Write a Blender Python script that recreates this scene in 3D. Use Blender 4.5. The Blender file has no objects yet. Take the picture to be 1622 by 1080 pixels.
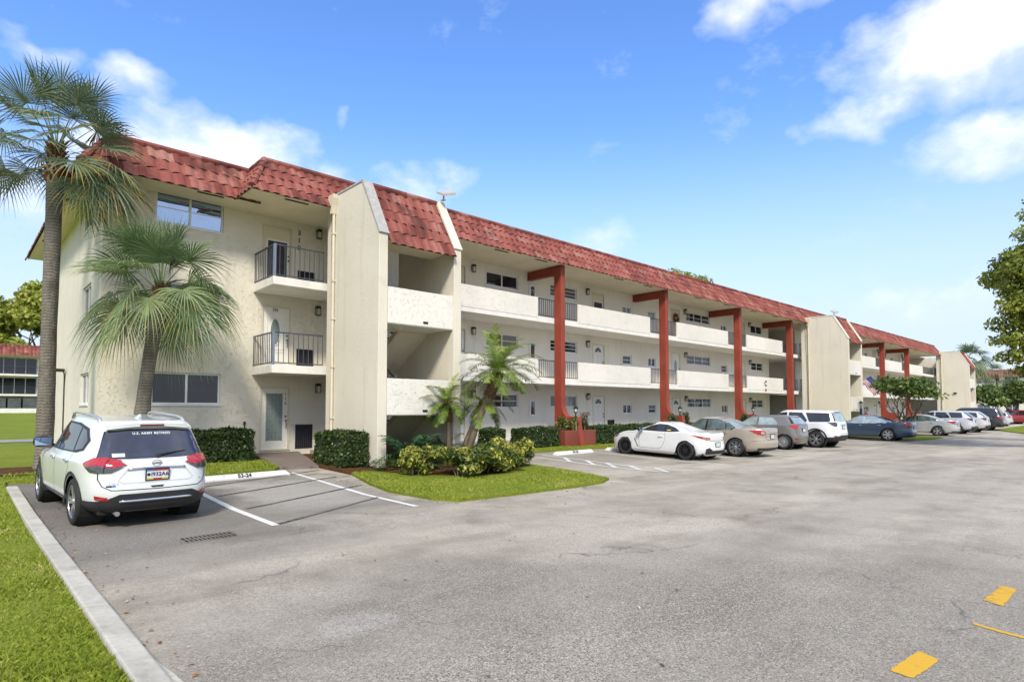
import bpy, bmesh, math, random
import numpy as np
from math import sin, cos, pi, radians, sqrt, atan2
from mathutils import Vector, Matrix
from mathutils.bvhtree import BVHTree
from mathutils.geometry import delaunay_2d_cdt

random.seed(7)
rng = np.random.default_rng(11)
scene = bpy.context.scene
COL = scene.collection

# ------------------------------------------------------------------ helpers
def clampf(a, lo, hi): return max(lo, min(hi, a))
def zg(y):
    """height of the lot: it falls gently from the building to the drain"""
    return clampf(-.2 + (y - 11.5) * .2 / 6.2, -.2, 0.0)

def tag(o, label=None, cat=None, group=None, kind=None):
    if label: o['label'] = label
    if cat: o['category'] = cat
    if group: o['group'] = group
    if kind: o['kind'] = kind
    return o

def thing(name, label, cat, loc=(0, 0, 0), rz=0, group=None):
    o = bpy.data.objects.new(name, None)
    o.empty_display_size = .2
    o.location = loc; o.rotation_euler = (0, 0, rz)
    COL.objects.link(o)
    return tag(o, label, cat, group)

class MB:
    """collects geometry (world or local coordinates) and links it as one mesh object"""
    def __init__(s): s.v = []; s.f = []; s.m = []; s.c = []; s.n = 0
    def add(s, vs, fs, m=0, c=0.5):
        b = s.n
        s.v.extend([tuple(p) for p in vs]); s.n += len(vs)
        for f in fs:
            s.f.append(tuple(b + i for i in f)); s.m.append(m); s.c.append(c)
    def quad(s, a, b, c_, d, m=0, c=.5): s.add([a, b, c_, d], [(0, 1, 2, 3)], m, c)
    def box(s, x0, y0, z0, x1, y1, z1, m=0, c=.5):
        if x0 > x1: x0, x1 = x1, x0
        if y0 > y1: y0, y1 = y1, y0
        if z0 > z1: z0, z1 = z1, z0
        s.add([(x0,y0,z0),(x1,y0,z0),(x1,y1,z0),(x0,y1,z0),(x0,y0,z1),(x1,y0,z1),(x1,y1,z1),(x0,y1,z1)],
              [(0,3,2,1),(4,5,6,7),(0,1,5,4),(1,2,6,5),(2,3,7,6),(3,0,4,7)], m, c)
    def prism(s, pts, axis, a, b, m=0, c=.5):
        """polygon pts (2D) extruded along axis from a to b; axis x: pts are (y,z); y: (x,z); z: (x,y)"""
        def P(p, t):
            return (t, p[0], p[1]) if axis == 'x' else ((p[0], t, p[1]) if axis == 'y' else (p[0], p[1], t))
        n = len(pts)
        vs = [P(p, a) for p in pts] + [P(p, b) for p in pts]
        fs = [tuple(range(n)), tuple(range(2*n-1, n-1, -1))] + [(i, i+n, (i+1) % n + n, (i+1) % n) for i in range(n)]
        s.add(vs, fs, m, c)
    def tube(s, path, rad, n=8, m=0, c=.5, caps=True):
        path = [Vector(p) for p in path]
        if not hasattr(rad, '__len__'): rad = [rad] * len(path)
        vs = []; prev = None
        for i, p in enumerate(path):
            d = (path[min(i+1, len(path)-1)] - path[max(i-1, 0)])
            d = d.normalized() if d.length > 1e-9 else Vector((0, 0, 1))
            if prev is None:
                a = d.orthogonal().normalized()
            else:
                a = (prev - d * prev.dot(d))
                a = a.normalized() if a.length > 1e-6 else d.orthogonal().normalized()
            prev = a; b = d.cross(a)
            for k in range(n):
                t = 2*pi*k/n
                vs.append(p + (a*cos(t) + b*sin(t)) * rad[i])
        fs = []
        for i in range(len(path)-1):
            for k in range(n):
                fs.append((i*n+k, i*n+(k+1) % n, (i+1)*n+(k+1) % n, (i+1)*n+k))
        if caps:
            fs.append(tuple(range(n-1, -1, -1))); fs.append(tuple((len(path)-1)*n + k for k in range(n)))
        s.add(vs, fs, m, c)
    def lathe(s, prof, origin=(0, 0, 0), axis='z', n=20, m=0, c=.5, closed=False):
        """prof: (r, h) pairs; revolved round axis through origin"""
        o = Vector(origin); vs = []
        for r, h in prof:
            for k in range(n):
                t = 2*pi*k/n
                a, b = r*cos(t), r*sin(t)
                q = (a, b, h) if axis == 'z' else ((h, a, b) if axis == 'x' else (b, h, a))
                vs.append(o + Vector(q))
        fs = []
        L = len(prof)
        for i in range(L-1 if not closed else L):
            j = (i+1) % L
            for k in range(n):
                fs.append((i*n+k, i*n+(k+1) % n, j*n+(k+1) % n, j*n+k))
        s.add(vs, fs, m, c)
    def build(s, name, mats, parent=None, origin=None, smooth=False, bevel=0, label=None):
        if not isinstance(mats, (list, tuple)): mats = [mats]
        o = Vector(origin) if origin is not None else (Vector(parent.get('_o', (0, 0, 0))) if parent is not None else Vector((0, 0, 0)))
        V = np.array(s.v, dtype=np.float64).reshape(-1, 3) - np.array(o)
        me = bpy.data.meshes.new(name)
        me.from_pydata(V.tolist(), [], s.f)
        for mt in mats: me.materials.append(mt)
        me.polygons.foreach_set('material_index', s.m)
        if smooth: me.polygons.foreach_set('use_smooth', [True] * len(s.f))
        at = me.attributes.new('tint', 'FLOAT', 'FACE'); at.data.foreach_set('value', s.c)
        me.update()
        ob = bpy.data.objects.new(name, me); COL.objects.link(ob)
        if parent is not None:
            ob.parent = parent
            po = parent.get('_o', (0, 0, 0))
            if origin is not None: ob.location = o - Vector(po)
            ob['_o'] = tuple(o)
        else:
            ob.location = o; ob['_o'] = tuple(o)
        if bevel:
            bv = ob.modifiers.new('edge', 'BEVEL'); bv.width = bevel; bv.segments = 2; bv.limit_method = 'ANGLE'; bv.angle_limit = radians(50)
        if label: ob['label'] = label
        return ob

def fast_mesh(name, V, F, mats, parent=None, origin=(0, 0, 0), tint=None, smooth=False, mi=None):
    """numpy mesh: V (n,3), F (m,3 or 4)"""
    me = bpy.data.meshes.new(name)
    V = np.asarray(V, dtype=np.float32) - np.asarray(origin, dtype=np.float32)
    F = np.asarray(F, dtype=np.int32)
    k = F.shape[1]
    me.vertices.add(len(V)); me.vertices.foreach_set('co', V.ravel())
    me.loops.add(F.size); me.loops.foreach_set('vertex_index', F.ravel())
    me.polygons.add(len(F)); me.polygons.foreach_set('loop_start', np.arange(len(F), dtype=np.int32)*k)
    me.polygons.foreach_set('loop_total', np.full(len(F), k, dtype=np.int32))
    if not isinstance(mats, (list, tuple)): mats = [mats]
    for mt in mats: me.materials.append(mt)
    if mi is not None: me.polygons.foreach_set('material_index', np.asarray(mi, dtype=np.int32))
    if smooth: me.polygons.foreach_set('use_smooth', np.ones(len(F), dtype=bool))
    at = me.attributes.new('tint', 'FLOAT', 'FACE')
    at.data.foreach_set('value', np.asarray(tint if tint is not None else np.full(len(F), .5), dtype=np.float32))
    me.update(calc_edges=True); me.validate()
    ob = bpy.data.objects.new(name, me); COL.objects.link(ob)
    if parent is not None:
        ob.parent = parent; ob.location = Vector(origin) - Vector(parent.get('_o', (0, 0, 0)))
    else: ob.location = origin
    ob['_o'] = tuple(float(q) for q in origin)
    return ob

def place(t, loc):
    """things built in world coordinates: remember where their Empty stands"""
    t.location = loc; t['_o'] = tuple(loc); return t

def text_mesh(txt, size, depth, align='CENTER', bold=0.0, spacing=1.0):
    cu = bpy.data.curves.new('lettering', 'FONT')
    cu.body = txt; cu.size = size; cu.extrude = depth; cu.align_x = align; cu.align_y = 'CENTER'; cu.offset = bold
    cu.space_character = spacing; cu.resolution_u = 3
    ob = bpy.data.objects.new('lettering', cu); COL.objects.link(ob)
    dg = bpy.context.evaluated_depsgraph_get()
    me = bpy.data.meshes.new_from_object(ob.evaluated_get(dg))
    bpy.data.objects.remove(ob); bpy.data.curves.remove(cu)
    return me

def text_part(name, txt, size, mat, parent, loc, normal='-y', depth=.004, bold=0.0, rz=0.0, spacing=1.0, tilt=0.0):
    me = text_mesh(txt, size, depth, bold=bold, spacing=spacing)
    me.name = name
    # text lies in XY facing +Z -> stand it up facing -Y
    M = Matrix.Rotation(pi/2 - tilt, 4, 'X')
    if normal == '-x': M = Matrix.Rotation(-pi/2, 4, 'Z') @ M
    if normal == 'z': M = Matrix.Identity(4)
    M = Matrix.Rotation(rz, 4, 'Z') @ M
    me.transform(M)
    me.materials.clear(); me.materials.append(mat)
    at = me.attributes.new('tint', 'FLOAT', 'FACE')
    ob = bpy.data.objects.new(name, me); COL.objects.link(ob)
    if parent is not None:
        ob.parent = parent; ob.location = Vector(loc) - Vector(parent.get('_o', (0, 0, 0)))
    else: ob.location = loc
    return ob

# ------------------------------------------------------------------ materials
class NT:
    def __init__(s, mat):
        mat.use_nodes = True
        s.t = mat.node_tree; s.t.nodes.clear()
    def n(s, typ, **kw):
        nd = s.t.nodes.new(typ)
        ins = kw.pop('i', {})
        for k, v in kw.items(): setattr(nd, k, v)
        for k, v in ins.items():
            if hasattr(v, 'is_output') or isinstance(v, bpy.types.NodeSocket): s.t.links.new(v, nd.inputs[k])
            else: nd.inputs[k].default_value = v
        return nd
    def l(s, a, b): s.t.links.new(a, b)
    def math(s, op, a, b=None, c=None, clamp=False):
        nd = s.t.nodes.new('ShaderNodeMath'); nd.operation = op; nd.use_clamp = clamp
        for i, v in enumerate((a, b, c)):
            if v is None: continue
            if isinstance(v, bpy.types.NodeSocket): s.l(v, nd.inputs[i])
            else: nd.inputs[i].default_value = v
        return nd.outputs[0]
    def mix(s, fac, a, b, blend='MIX'):
        nd = s.t.nodes.new('ShaderNodeMix'); nd.data_type = 'RGBA'; nd.blend_type = blend
        for k, v in ((0, fac), (6, a), (7, b)):
            if isinstance(v, bpy.types.NodeSocket): s.l(v, nd.inputs[k])
            elif k == 0: nd.inputs[0].default_value = v
            else: nd.inputs[k].default_value = (*v[:3], 1)
        return nd.outputs[2]
    def ramp(s, fac, stops, interp='LINEAR'):
        nd = s.t.nodes.new('ShaderNodeValToRGB'); nd.color_ramp.interpolation = interp
        el = nd.color_ramp.elements
        while len(el) < len(stops): el.new(.5)
        for e, (p, c) in zip(el, stops):
            e.position = p; e.color = (*c[:3], 1) if hasattr(c, '__len__') else (c, c, c, 1)
        s.l(fac, nd.inputs[0]); return nd.outputs[0]
    def pos(s): return s.n('ShaderNodeNewGeometry').outputs['Position']
    def map(s, vec, scale=(1, 1, 1), loc=(0, 0, 0), rot=(0, 0, 0)):
        nd = s.n('ShaderNodeMapping'); s.l(vec, nd.inputs[0])
        nd.inputs['Scale'].default_value = scale; nd.inputs['Location'].default_value = loc; nd.inputs['Rotation'].default_value = rot
        return nd.outputs[0]
    def noise(s, vec, scale, detail=4, rough=.55, dist=0, out='Fac'):
        nd = s.n('ShaderNodeTexNoise', i={'Scale': scale, 'Detail': detail, 'Roughness': rough, 'Distortion': dist}); s.l(vec, nd.inputs['Vector'])
        return nd.outputs[out]
    def voro(s, vec, scale, feature='F1', out='Distance', rand=1):
        nd = s.n('ShaderNodeTexVoronoi', feature=feature); nd.inputs['Scale'].default_value = scale; nd.inputs['Randomness'].default_value = rand
        s.l(vec, nd.inputs['Vector']); return nd.outputs[out]
    def bump(s, h, strength=.3, dist=.01, normal=None):
        nd = s.n('ShaderNodeBump', i={'Strength': strength, 'Distance': dist}); s.l(h, nd.inputs['Height'])
        if normal is not None: s.l(normal, nd.inputs['Normal'])
        return nd.outputs[0]
    def principled(s, col, rough=.6, metal=0, normal=None, coat=0, spec=.5, trans=None, alpha=None, emit=None):
        p = s.n('ShaderNodeBsdfPrincipled')
        def put(k, v):
            if v is None: return
            if isinstance(v, bpy.types.NodeSocket): s.l(v, p.inputs[k])
            elif hasattr(v, '__len__') and len(v) == 3: p.inputs[k].default_value = (*v, 1)
            else: p.inputs[k].default_value = v
        put('Base Color', col); put('Roughness', rough); put('Metallic', metal); put('Normal', normal)
        put('Coat Weight', coat); put('Specular IOR Level', spec); put('Alpha', alpha)
        if coat: p.inputs['Coat Roughness'].default_value = .03
        out = s.n('ShaderNodeOutputMaterial')
        sh = p.outputs[0]
        if trans is not None:
            tr = s.n('ShaderNodeBsdfTranslucent')
            if isinstance(col, bpy.types.NodeSocket): s.l(col, tr.inputs[0])
            mx = s.n('ShaderNodeMixShader'); mx.inputs[0].default_value = trans
            s.l(sh, mx.inputs[1]); s.l(tr.outputs[0], mx.inputs[2]); sh = mx.outputs[0]
        s.l(sh, out.inputs[0])
        return p

def new_mat(name):
    m = bpy.data.materials.new(name); return m, NT(m)

def simple(name, col, rough=.5, metal=0, coat=0, var=.12, scale=6, bump=0, bscale=40, spec=.5):
    m, t = new_mat(name); P = t.pos()
    nz = t.noise(P, scale, 4)
    c = t.mix(t.ramp(nz, [(.3, 0), (.7, 1)]), tuple(k*(1-var) for k in col), tuple(min(1, k*(1+var)) for k in col))
    nrm = t.bump(t.noise(P, bscale, 3), bump, .01) if bump else None
    t.principled(c, rough, metal, nrm, coat, spec)
    return m

def stucco(name, col, ridge=.5, rscale=5., stain=.25, dist=.02):
    m, t = new_mat(name); P = t.pos()
    big = t.noise(P, .35, 5); mid = t.noise(P, 2.2, 5)
    streak = t.noise(t.map(P, (3.2, 3.2, .22)), 1., 5, .6)
    c0 = tuple(col); c1 = tuple(k*.88 for k in col)
    c = t.mix(t.ramp(big, [(.35, 0), (.65, 1)]), c0, c1)
    c = t.mix(t.math('MULTIPLY', t.ramp(streak, [(.55, 0), (.75, 1)]), stain), c, (col[0]*.55, col[1]*.52, col[2]*.45))
    c = t.mix(t.math('MULTIPLY', t.ramp(mid, [(.62, 0), (.72, 1)]), stain*.7), c, (col[0]*.62, col[1]*.6, col[2]*.55))
    # trowelled crescents: thin broken ridges of a distorted noise
    n1 = t.noise(P, rscale, 2, .5, 1.9)
    r = t.math('ABSOLUTE', t.math('SUBTRACT', n1, .5))
    brk = t.ramp(t.noise(P, rscale*1.7, 2), [(.49, 0), (.57, 1)])
    ridgev = t.math('MULTIPLY', t.ramp(r, [(0, 1), (.02, .45), (.05, 0)]), brk)
    line = t.math('MULTIPLY', t.ramp(r, [(0, 1), (.008, .6), (.016, 0)]), brk)
    n2 = t.noise(P, rscale*2.6, 3, .6, 1.0)
    h = t.math('ADD', t.math('MULTIPLY', ridgev, ridge), t.math('MULTIPLY', n2, .35))
    h = t.math('ADD', h, t.math('MULTIPLY', t.noise(P, 60, 2), .12))
    # shade lines of the trowel ridges, drawn into the colour
    c = t.mix(t.math('MULTIPLY', line, .015*ridge), c, (col[0]*.38, col[1]*.35, col[2]*.30))
    t.principled(c, .85, 0, t.bump(h, .9, dist), spec=.25)
    return m

M = {}
CREAM = (.76, .70, .575); WHITE = (.69, .645, .57)
M['stucco'] = stucco('cream_stucco', CREAM, .6, 8.0, .26, .016)
M['stucco_fin'] = stucco('smooth_cream_stucco', (.70, .64, .52), .22, 3.5, .34, .018)
M['stucco_pale'] = stucco('pale_stucco', (.80, .75, .645), .5, 8.0, .24, .015)
M['stucco_rough'] = stucco('trowelled_stucco', (.77, .725, .645), .45, 6.0, .08, .02)
M['soffit'] = simple('soffit_paint', (.78, .685, .50), .8, var=.07, scale=1.2, bump=.15, bscale=30)
M['slab'] = simple('slab_edge_paint', (.72, .69, .63), .8, var=.08, scale=2.5, bump=.2)
M['dark_rail'] = simple('dark_grey_metal', (.055, .058, .075), .45, 0, var=.2)
M['rail_post'] = simple('blue_grey_metal', (.16, .19, .27), .4, 0, var=.15)
M['black'] = simple('black_paint', (.012, .012, .013), .45, var=.3)
M['void'] = simple('dark_opening', (.01, .009, .008), .9, var=.2)
M['white_frame'] = simple('white_aluminium', (.74, .74, .74), .4, var=.05)
M['cream_frame'] = simple('cream_trim', (.62, .56, .42), .55, var=.06)
M['door_white'] = simple('white_door_paint', (.74, .71, .64), .45, var=.04)
M['door_cream'] = simple('cream_door_paint', (.66, .59, .42), .5, var=.05)
M['door_dark'] = simple('dark_door', (.02, .017, .015), .6, var=.3)
M['louvre'] = simple('dark_louvre', (.035, .03, .038), .6, var=.25)
M['brass'] = simple('dark_bronze', (.05, .04, .03), .35, .6, var=.3)
M['lamp_glass'] = simple('lamp_glass', (.62, .6, .52), .15, var=.1)
M['gutter'] = simple('weathered_coping', (.37, .355, .33), .85, var=.14, scale=7)
M['pipe'] = simple('cream_pipe', (.63, .56, .43), .55, var=.07)
M['chrome'] = simple('chrome', (.75, .76, .78), .12, 1.0, var=.05)
M['steel'] = simple('galvanised_steel', (.42, .42, .42), .45, .6, var=.2)

def red_paint(name, col, bump):
    m, t = new_mat(name); P = t.pos()
    n = t.noise(P, 1.4, 5); s2 = t.noise(t.map(P, (5, 5, .5)), 1, 4)
    c = t.mix(t.ramp(n, [(.35, 0), (.7, 1)]), col, (col[0]*1.25, col[1]*1.5, col[2]*1.5))
    c = t.mix(t.math('MULTIPLY', t.ramp(s2, [(.55, 0), (.75, 1)]), .35), c, (col[0]*.55, col[1]*.6, col[2]*.6))
    t.principled(c, .6, 0, t.bump(t.noise(P, 14, 4, .6, .8), bump, .02), spec=.4); return m
M['red'] = red_paint('red_paint', (.235, .038, .021), .25)
M['red_rough'] = red_paint('red_rough_stucco', (.19, .042, .028), .9)

def tile_mat():
    m, t = new_mat('red_roof_tile'); P = t.pos()
    a = t.n('ShaderNodeAttribute', attribute_name='tint').outputs['Fac']
    c = t.ramp(a, [(0, (.15, .046, .038)), (.25, (.215, .066, .053)), (.6, (.25, .080, .064)), (.85, (.285, .102, .081)), (1, (.33, .16, .13))])
    st = t.noise(P, 1.1, 6, .65); fine = t.noise(t.map(P, (14, 14, 5)), 1, 4)
    c = t.mix(t.math('MULTIPLY', t.ramp(st, [(.5, 0), (.66, 1)]), .75), c, (.085, .035, .03))
    c = t.mix(t.math('MULTIPLY', t.ramp(fine, [(.52, 0), (.75, 1)]), .45), c, (.12, .04, .035))
    c = t.mix(t.math('MULTIPLY', t.ramp(t.noise(P, 9, 3), [(.66, 0), (.76, 1)]), .15), c, (.42, .26, .21))
    t.principled(c, .95, 0, t.bump(t.noise(P, 25, 4), .35, .01), spec=.12); return m
M['tile'] = tile_mat()
M['tile_under_shade'] = simple('tile_underlay_lip_shade', (.035, .012, .010), .95)  # shadow lines between courses darkened into the tile lips; the underlay shares it

def glass(name, col, rough=.04, spec=.6, metal=0, var=.4, scale=.8):
    m, t = new_mat(name); P = t.pos()
    n = t.noise(P, scale, 3)
    c = t.mix(t.ramp(n, [(.35, 0), (.65, 1)]), col, tuple(k*(1-var) for k in col))
    t.principled(c, rough, metal, None, spec=spec); return m
M['pane'] = glass('dark_window_glass', (.022, .024, .028), spec=.6)
M['pane_mid'] = glass('grey_window_glass', (.10, .11, .11), spec=.8)
M['pane_mirror'] = glass('reflective_window_glass', (.36, .47, .66), .02, .8, .85, .1)
M['pane_blind'] = None
def blinds():
    m, t = new_mat('window_with_blinds'); P = t.pos()
    z = t.n('ShaderNodeSeparateXYZ'); t.l(P, z.inputs[0])
    w = t.math('FRACT', t.math('MULTIPLY', z.outputs[2], 14.))
    c = t.ramp(w, [(0, (.05, .05, .05)), (.25, (.22, .21, .19)), (.9, (.25, .24, .21)), (1, (.05, .05, .05))])
    c = t.mix(.55, c, (.03, .032, .035))
    t.principled(c, .08, 0, None, spec=.7); return m
M['pane_blind'] = blinds()
def leaded():
    m, t = new_mat('leaded_door_glass'); P = t.pos()
    n = t.noise(P, 14, 3, .5, 2)
    c = t.ramp(n, [(.3, (.10, .13, .13)), (.5, (.20, .25, .24)), (.7, (.13, .17, .17))])
    t.principled(c, .12, 0, t.bump(n, .3, .01), spec=.7); return m
M['leaded'] = leaded()
def curtain():
    m, t = new_mat('curtained_window'); P = t.pos()
    f = t.noise(t.map(P, (26, 26, .4)), 1, 2); g = t.noise(t.map(P, (.9, .9, .25)), 1, 2)
    c = t.ramp(f, [(.3, (.16, .16, .15)), (.7, (.30, .30, .28))])
    c = t.mix(t.ramp(g, [(.47, 0), (.5, 1)]), c, (.02, .022, .026))
    t.principled(c, .05, 0, None, spec=.8); return m
M['pane_curtain'] = curtain()
# ------------------------------------------------------------------ camera, sun, sky
cam = bpy.data.cameras.new('camera'); camo = bpy.data.objects.new('camera', cam); COL.objects.link(camo)
camo.location = (0, 0, 1.6); camo.rotation_euler = (radians(92.5), 0, radians(-43.01))
cam.sensor_width = 36; cam.lens = 957/1622*36; cam.shift_y = .0407; cam.clip_end = 3000; cam.clip_start = .05
scene.camera = camo

SUN_EL = 43; SUN_AZ = 220.0        # degrees, azimuth from +Y towards +X
sl = bpy.data.lights.new('sun', 'SUN'); sl.energy = 2.3; sl.angle = radians(11); sl.color = (1, .94, .82)
so = bpy.data.objects.new('sun', sl); COL.objects.link(so)
sd = Vector((sin(radians(SUN_AZ))*cos(radians(SUN_EL)), cos(radians(SUN_AZ))*cos(radians(SUN_EL)), sin(radians(SUN_EL))))
so.rotation_euler = (-sd).to_track_quat('-Z', 'Y').to_euler(); so.location = (-20, -10, 40)

w = bpy.data.worlds.new('World'); scene.world = w; w.use_nodes = True
class WT(NT):
    def __init__(s, tree): s.t = tree; tree.nodes.clear()
t = WT(w.node_tree)
sky = t.n('ShaderNodeTexSky'); sky.sky_type = 'NISHITA'; sky.sun_disc = False
sky.sun_elevation = radians(SUN_EL); sky.sun_rotation = radians(SUN_AZ); sky.air_density = 1.1; sky.dust_density = .3; sky.ozone_density = 2.2
dirn = t.n('ShaderNodeTexCoord').outputs['Generated']
sep = t.n('ShaderNodeSeparateXYZ'); t.l(dirn, sep.inputs[0])
az = t.math('MULTIPLY', t.math('ARCTAN2', sep.outputs[0], sep.outputs[1]), 180/pi)
el = t.math('MULTIPLY', t.math('ARCSINE', sep.outputs[2]), 180/pi)
# clouds live on directions of the sky: soft lobes broken up by noise
wob = t.noise(dirn, 7, 3, .6)
wob2 = t.noise(t.map(dirn, loc=(3.1, 1.7, .4)), 7, 3, .6)
az2 = t.math('ADD', az, t.math('MULTIPLY', t.math('SUBTRACT', wob, .5), 9.))
el2 = t.math('ADD', el, t.math('MULTIPLY', t.math('SUBTRACT', wob2, .5), 7.))
BL = [(80.5, 26.0, 8.5, 4.0, 1.0), (87, 26.5, 9, 5.0, 1.0), (74.0, 22.6, 4.5, 1.6, .55), (83, 19.6, 6, 2.4, .62), (65.0, 32.2, 4.6, 2.6, .6), (70, 34, 6, 2.2, .6),
      (17.0, 21.2, 7.5, 3.6, .85), (12, 18.8, 7, 3.6, .85), (9.5, 25.0, 4.0, 1.7, .62), (4.0, 25.6, 3.0, 1.2, .42), (3, 15.5, 6, 4, .36), (24, 19, 5, 3, .6),
      (37.5, 21.6, 2.6, 1.7, .33), (33.0, 19.8, 4, 2.2, .36), (53, 15.5, 7, 2.6, .2), (79, 8, 9, 3.0, .34), (26.2, 24.0, 1.2, 1.0, .3)]
dens = None; low = None
for a, e, ra, re_, wgt in BL:
    dx = t.math('DIVIDE', t.math('SUBTRACT', az2, a), ra); dy = t.math('DIVIDE', t.math('SUBTRACT', el2, e), re_)
    r = t.math('SQRT', t.math('ADD', t.math('MULTIPLY', dx, dx), t.math('MULTIPLY', dy, dy)))
    k = t.math('MULTIPLY', t.math('SUBTRACT', 1.25, r, clamp=True), wgt)
    kl = t.math('MULTIPLY', k, t.math('MULTIPLY', t.math('ADD', dy, 1.0), .5))
    dens = k if dens is None else t.math('MAXIMUM', dens, k)
    low = kl if low is None else t.math('MAXIMUM', low, kl)
n1 = t.noise(t.map(dirn, (1, 1, 1.7)), 9, 6, .62)
# unseen bright cloud added outside the framed sky to soften and neutralise the light
inv = t.math('ABSOLUTE', t.math('SUBTRACT', az, 43))
side = t.n('ShaderNodeMapRange', interpolation_type='SMOOTHSTEP', i={'From Min': 50., 'From Max': 85.}); t.l(inv, side.inputs[0])
high = t.n('ShaderNodeMapRange', interpolation_type='SMOOTHSTEP', i={'From Min': 34., 'From Max': 44.}); t.l(el, high.inputs[0])
added_veil = t.math('MAXIMUM', side.outputs[0], high.outputs[0])
back = t.math('MULTIPLY', t.ramp(t.noise(t.map(dirn, (1, 1, 2.2)), 3.2, 4, .6), [(.38, .45), (.62, 1)]), added_veil)
cl = t.math('ADD', dens, t.math('MULTIPLY', t.math('SUBTRACT', n1, .5), 1.15))
cl = t.math('MAXIMUM', t.ramp(cl, [(.15, 0), (.42, .45), (.82, 1)]), back)
bright = t.math('ADD', t.math('MULTIPLY', low, .75), t.math('MULTIPLY', t.math('SUBTRACT', n1, .5), .5))
ccol = t.mix(t.ramp(bright, [(.08, 0), (.45, 1)]), (3.7, 4.1, 4.9), (6.5, 6.25, 5.9))
hs = t.n('ShaderNodeHueSaturation', i={'Hue': .512, 'Saturation': 1.24, 'Value': 1.20}); t.l(sky.outputs[0], hs.inputs['Color'])
hz = t.n('ShaderNodeMapRange', interpolation_type='SMOOTHSTEP', i={'From Min': 26., 'From Max': 3.}); t.l(el, hz.inputs[0])
skyc = t.mix(t.math('MULTIPLY', hz.outputs[0], .9), hs.outputs[0], (2.85, 3.25, 3.8))
allc = t.mix(t.math('MULTIPLY', cl, .93), skyc, ccol)
bg = t.n('ShaderNodeBackground', i={'Strength': .13}); t.l(allc, bg.inputs[0])
wo = t.n('ShaderNodeOutputWorld'); t.l(bg.outputs[0], wo.inputs[0])
vs = scene.view_settings
scene.display_settings.display_device = 'sRGB'
vs.view_transform = 'Standard'; vs.look = 'None'; vs.exposure = .92; vs.gamma = 1; vs.use_curve_mapping = False
w.cycles.sampling_method = 'MANUAL'; w.cycles.sample_map_resolution = 512
scene.cycles.max_bounces = 5; scene.cycles.diffuse_bounces = 3; scene.cycles.transparent_max_bounces = 6
scene.cycles.use_denoising = True; scene.cycles.use_adaptive_sampling = True; scene.cycles.adaptive_threshold = .025

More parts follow.
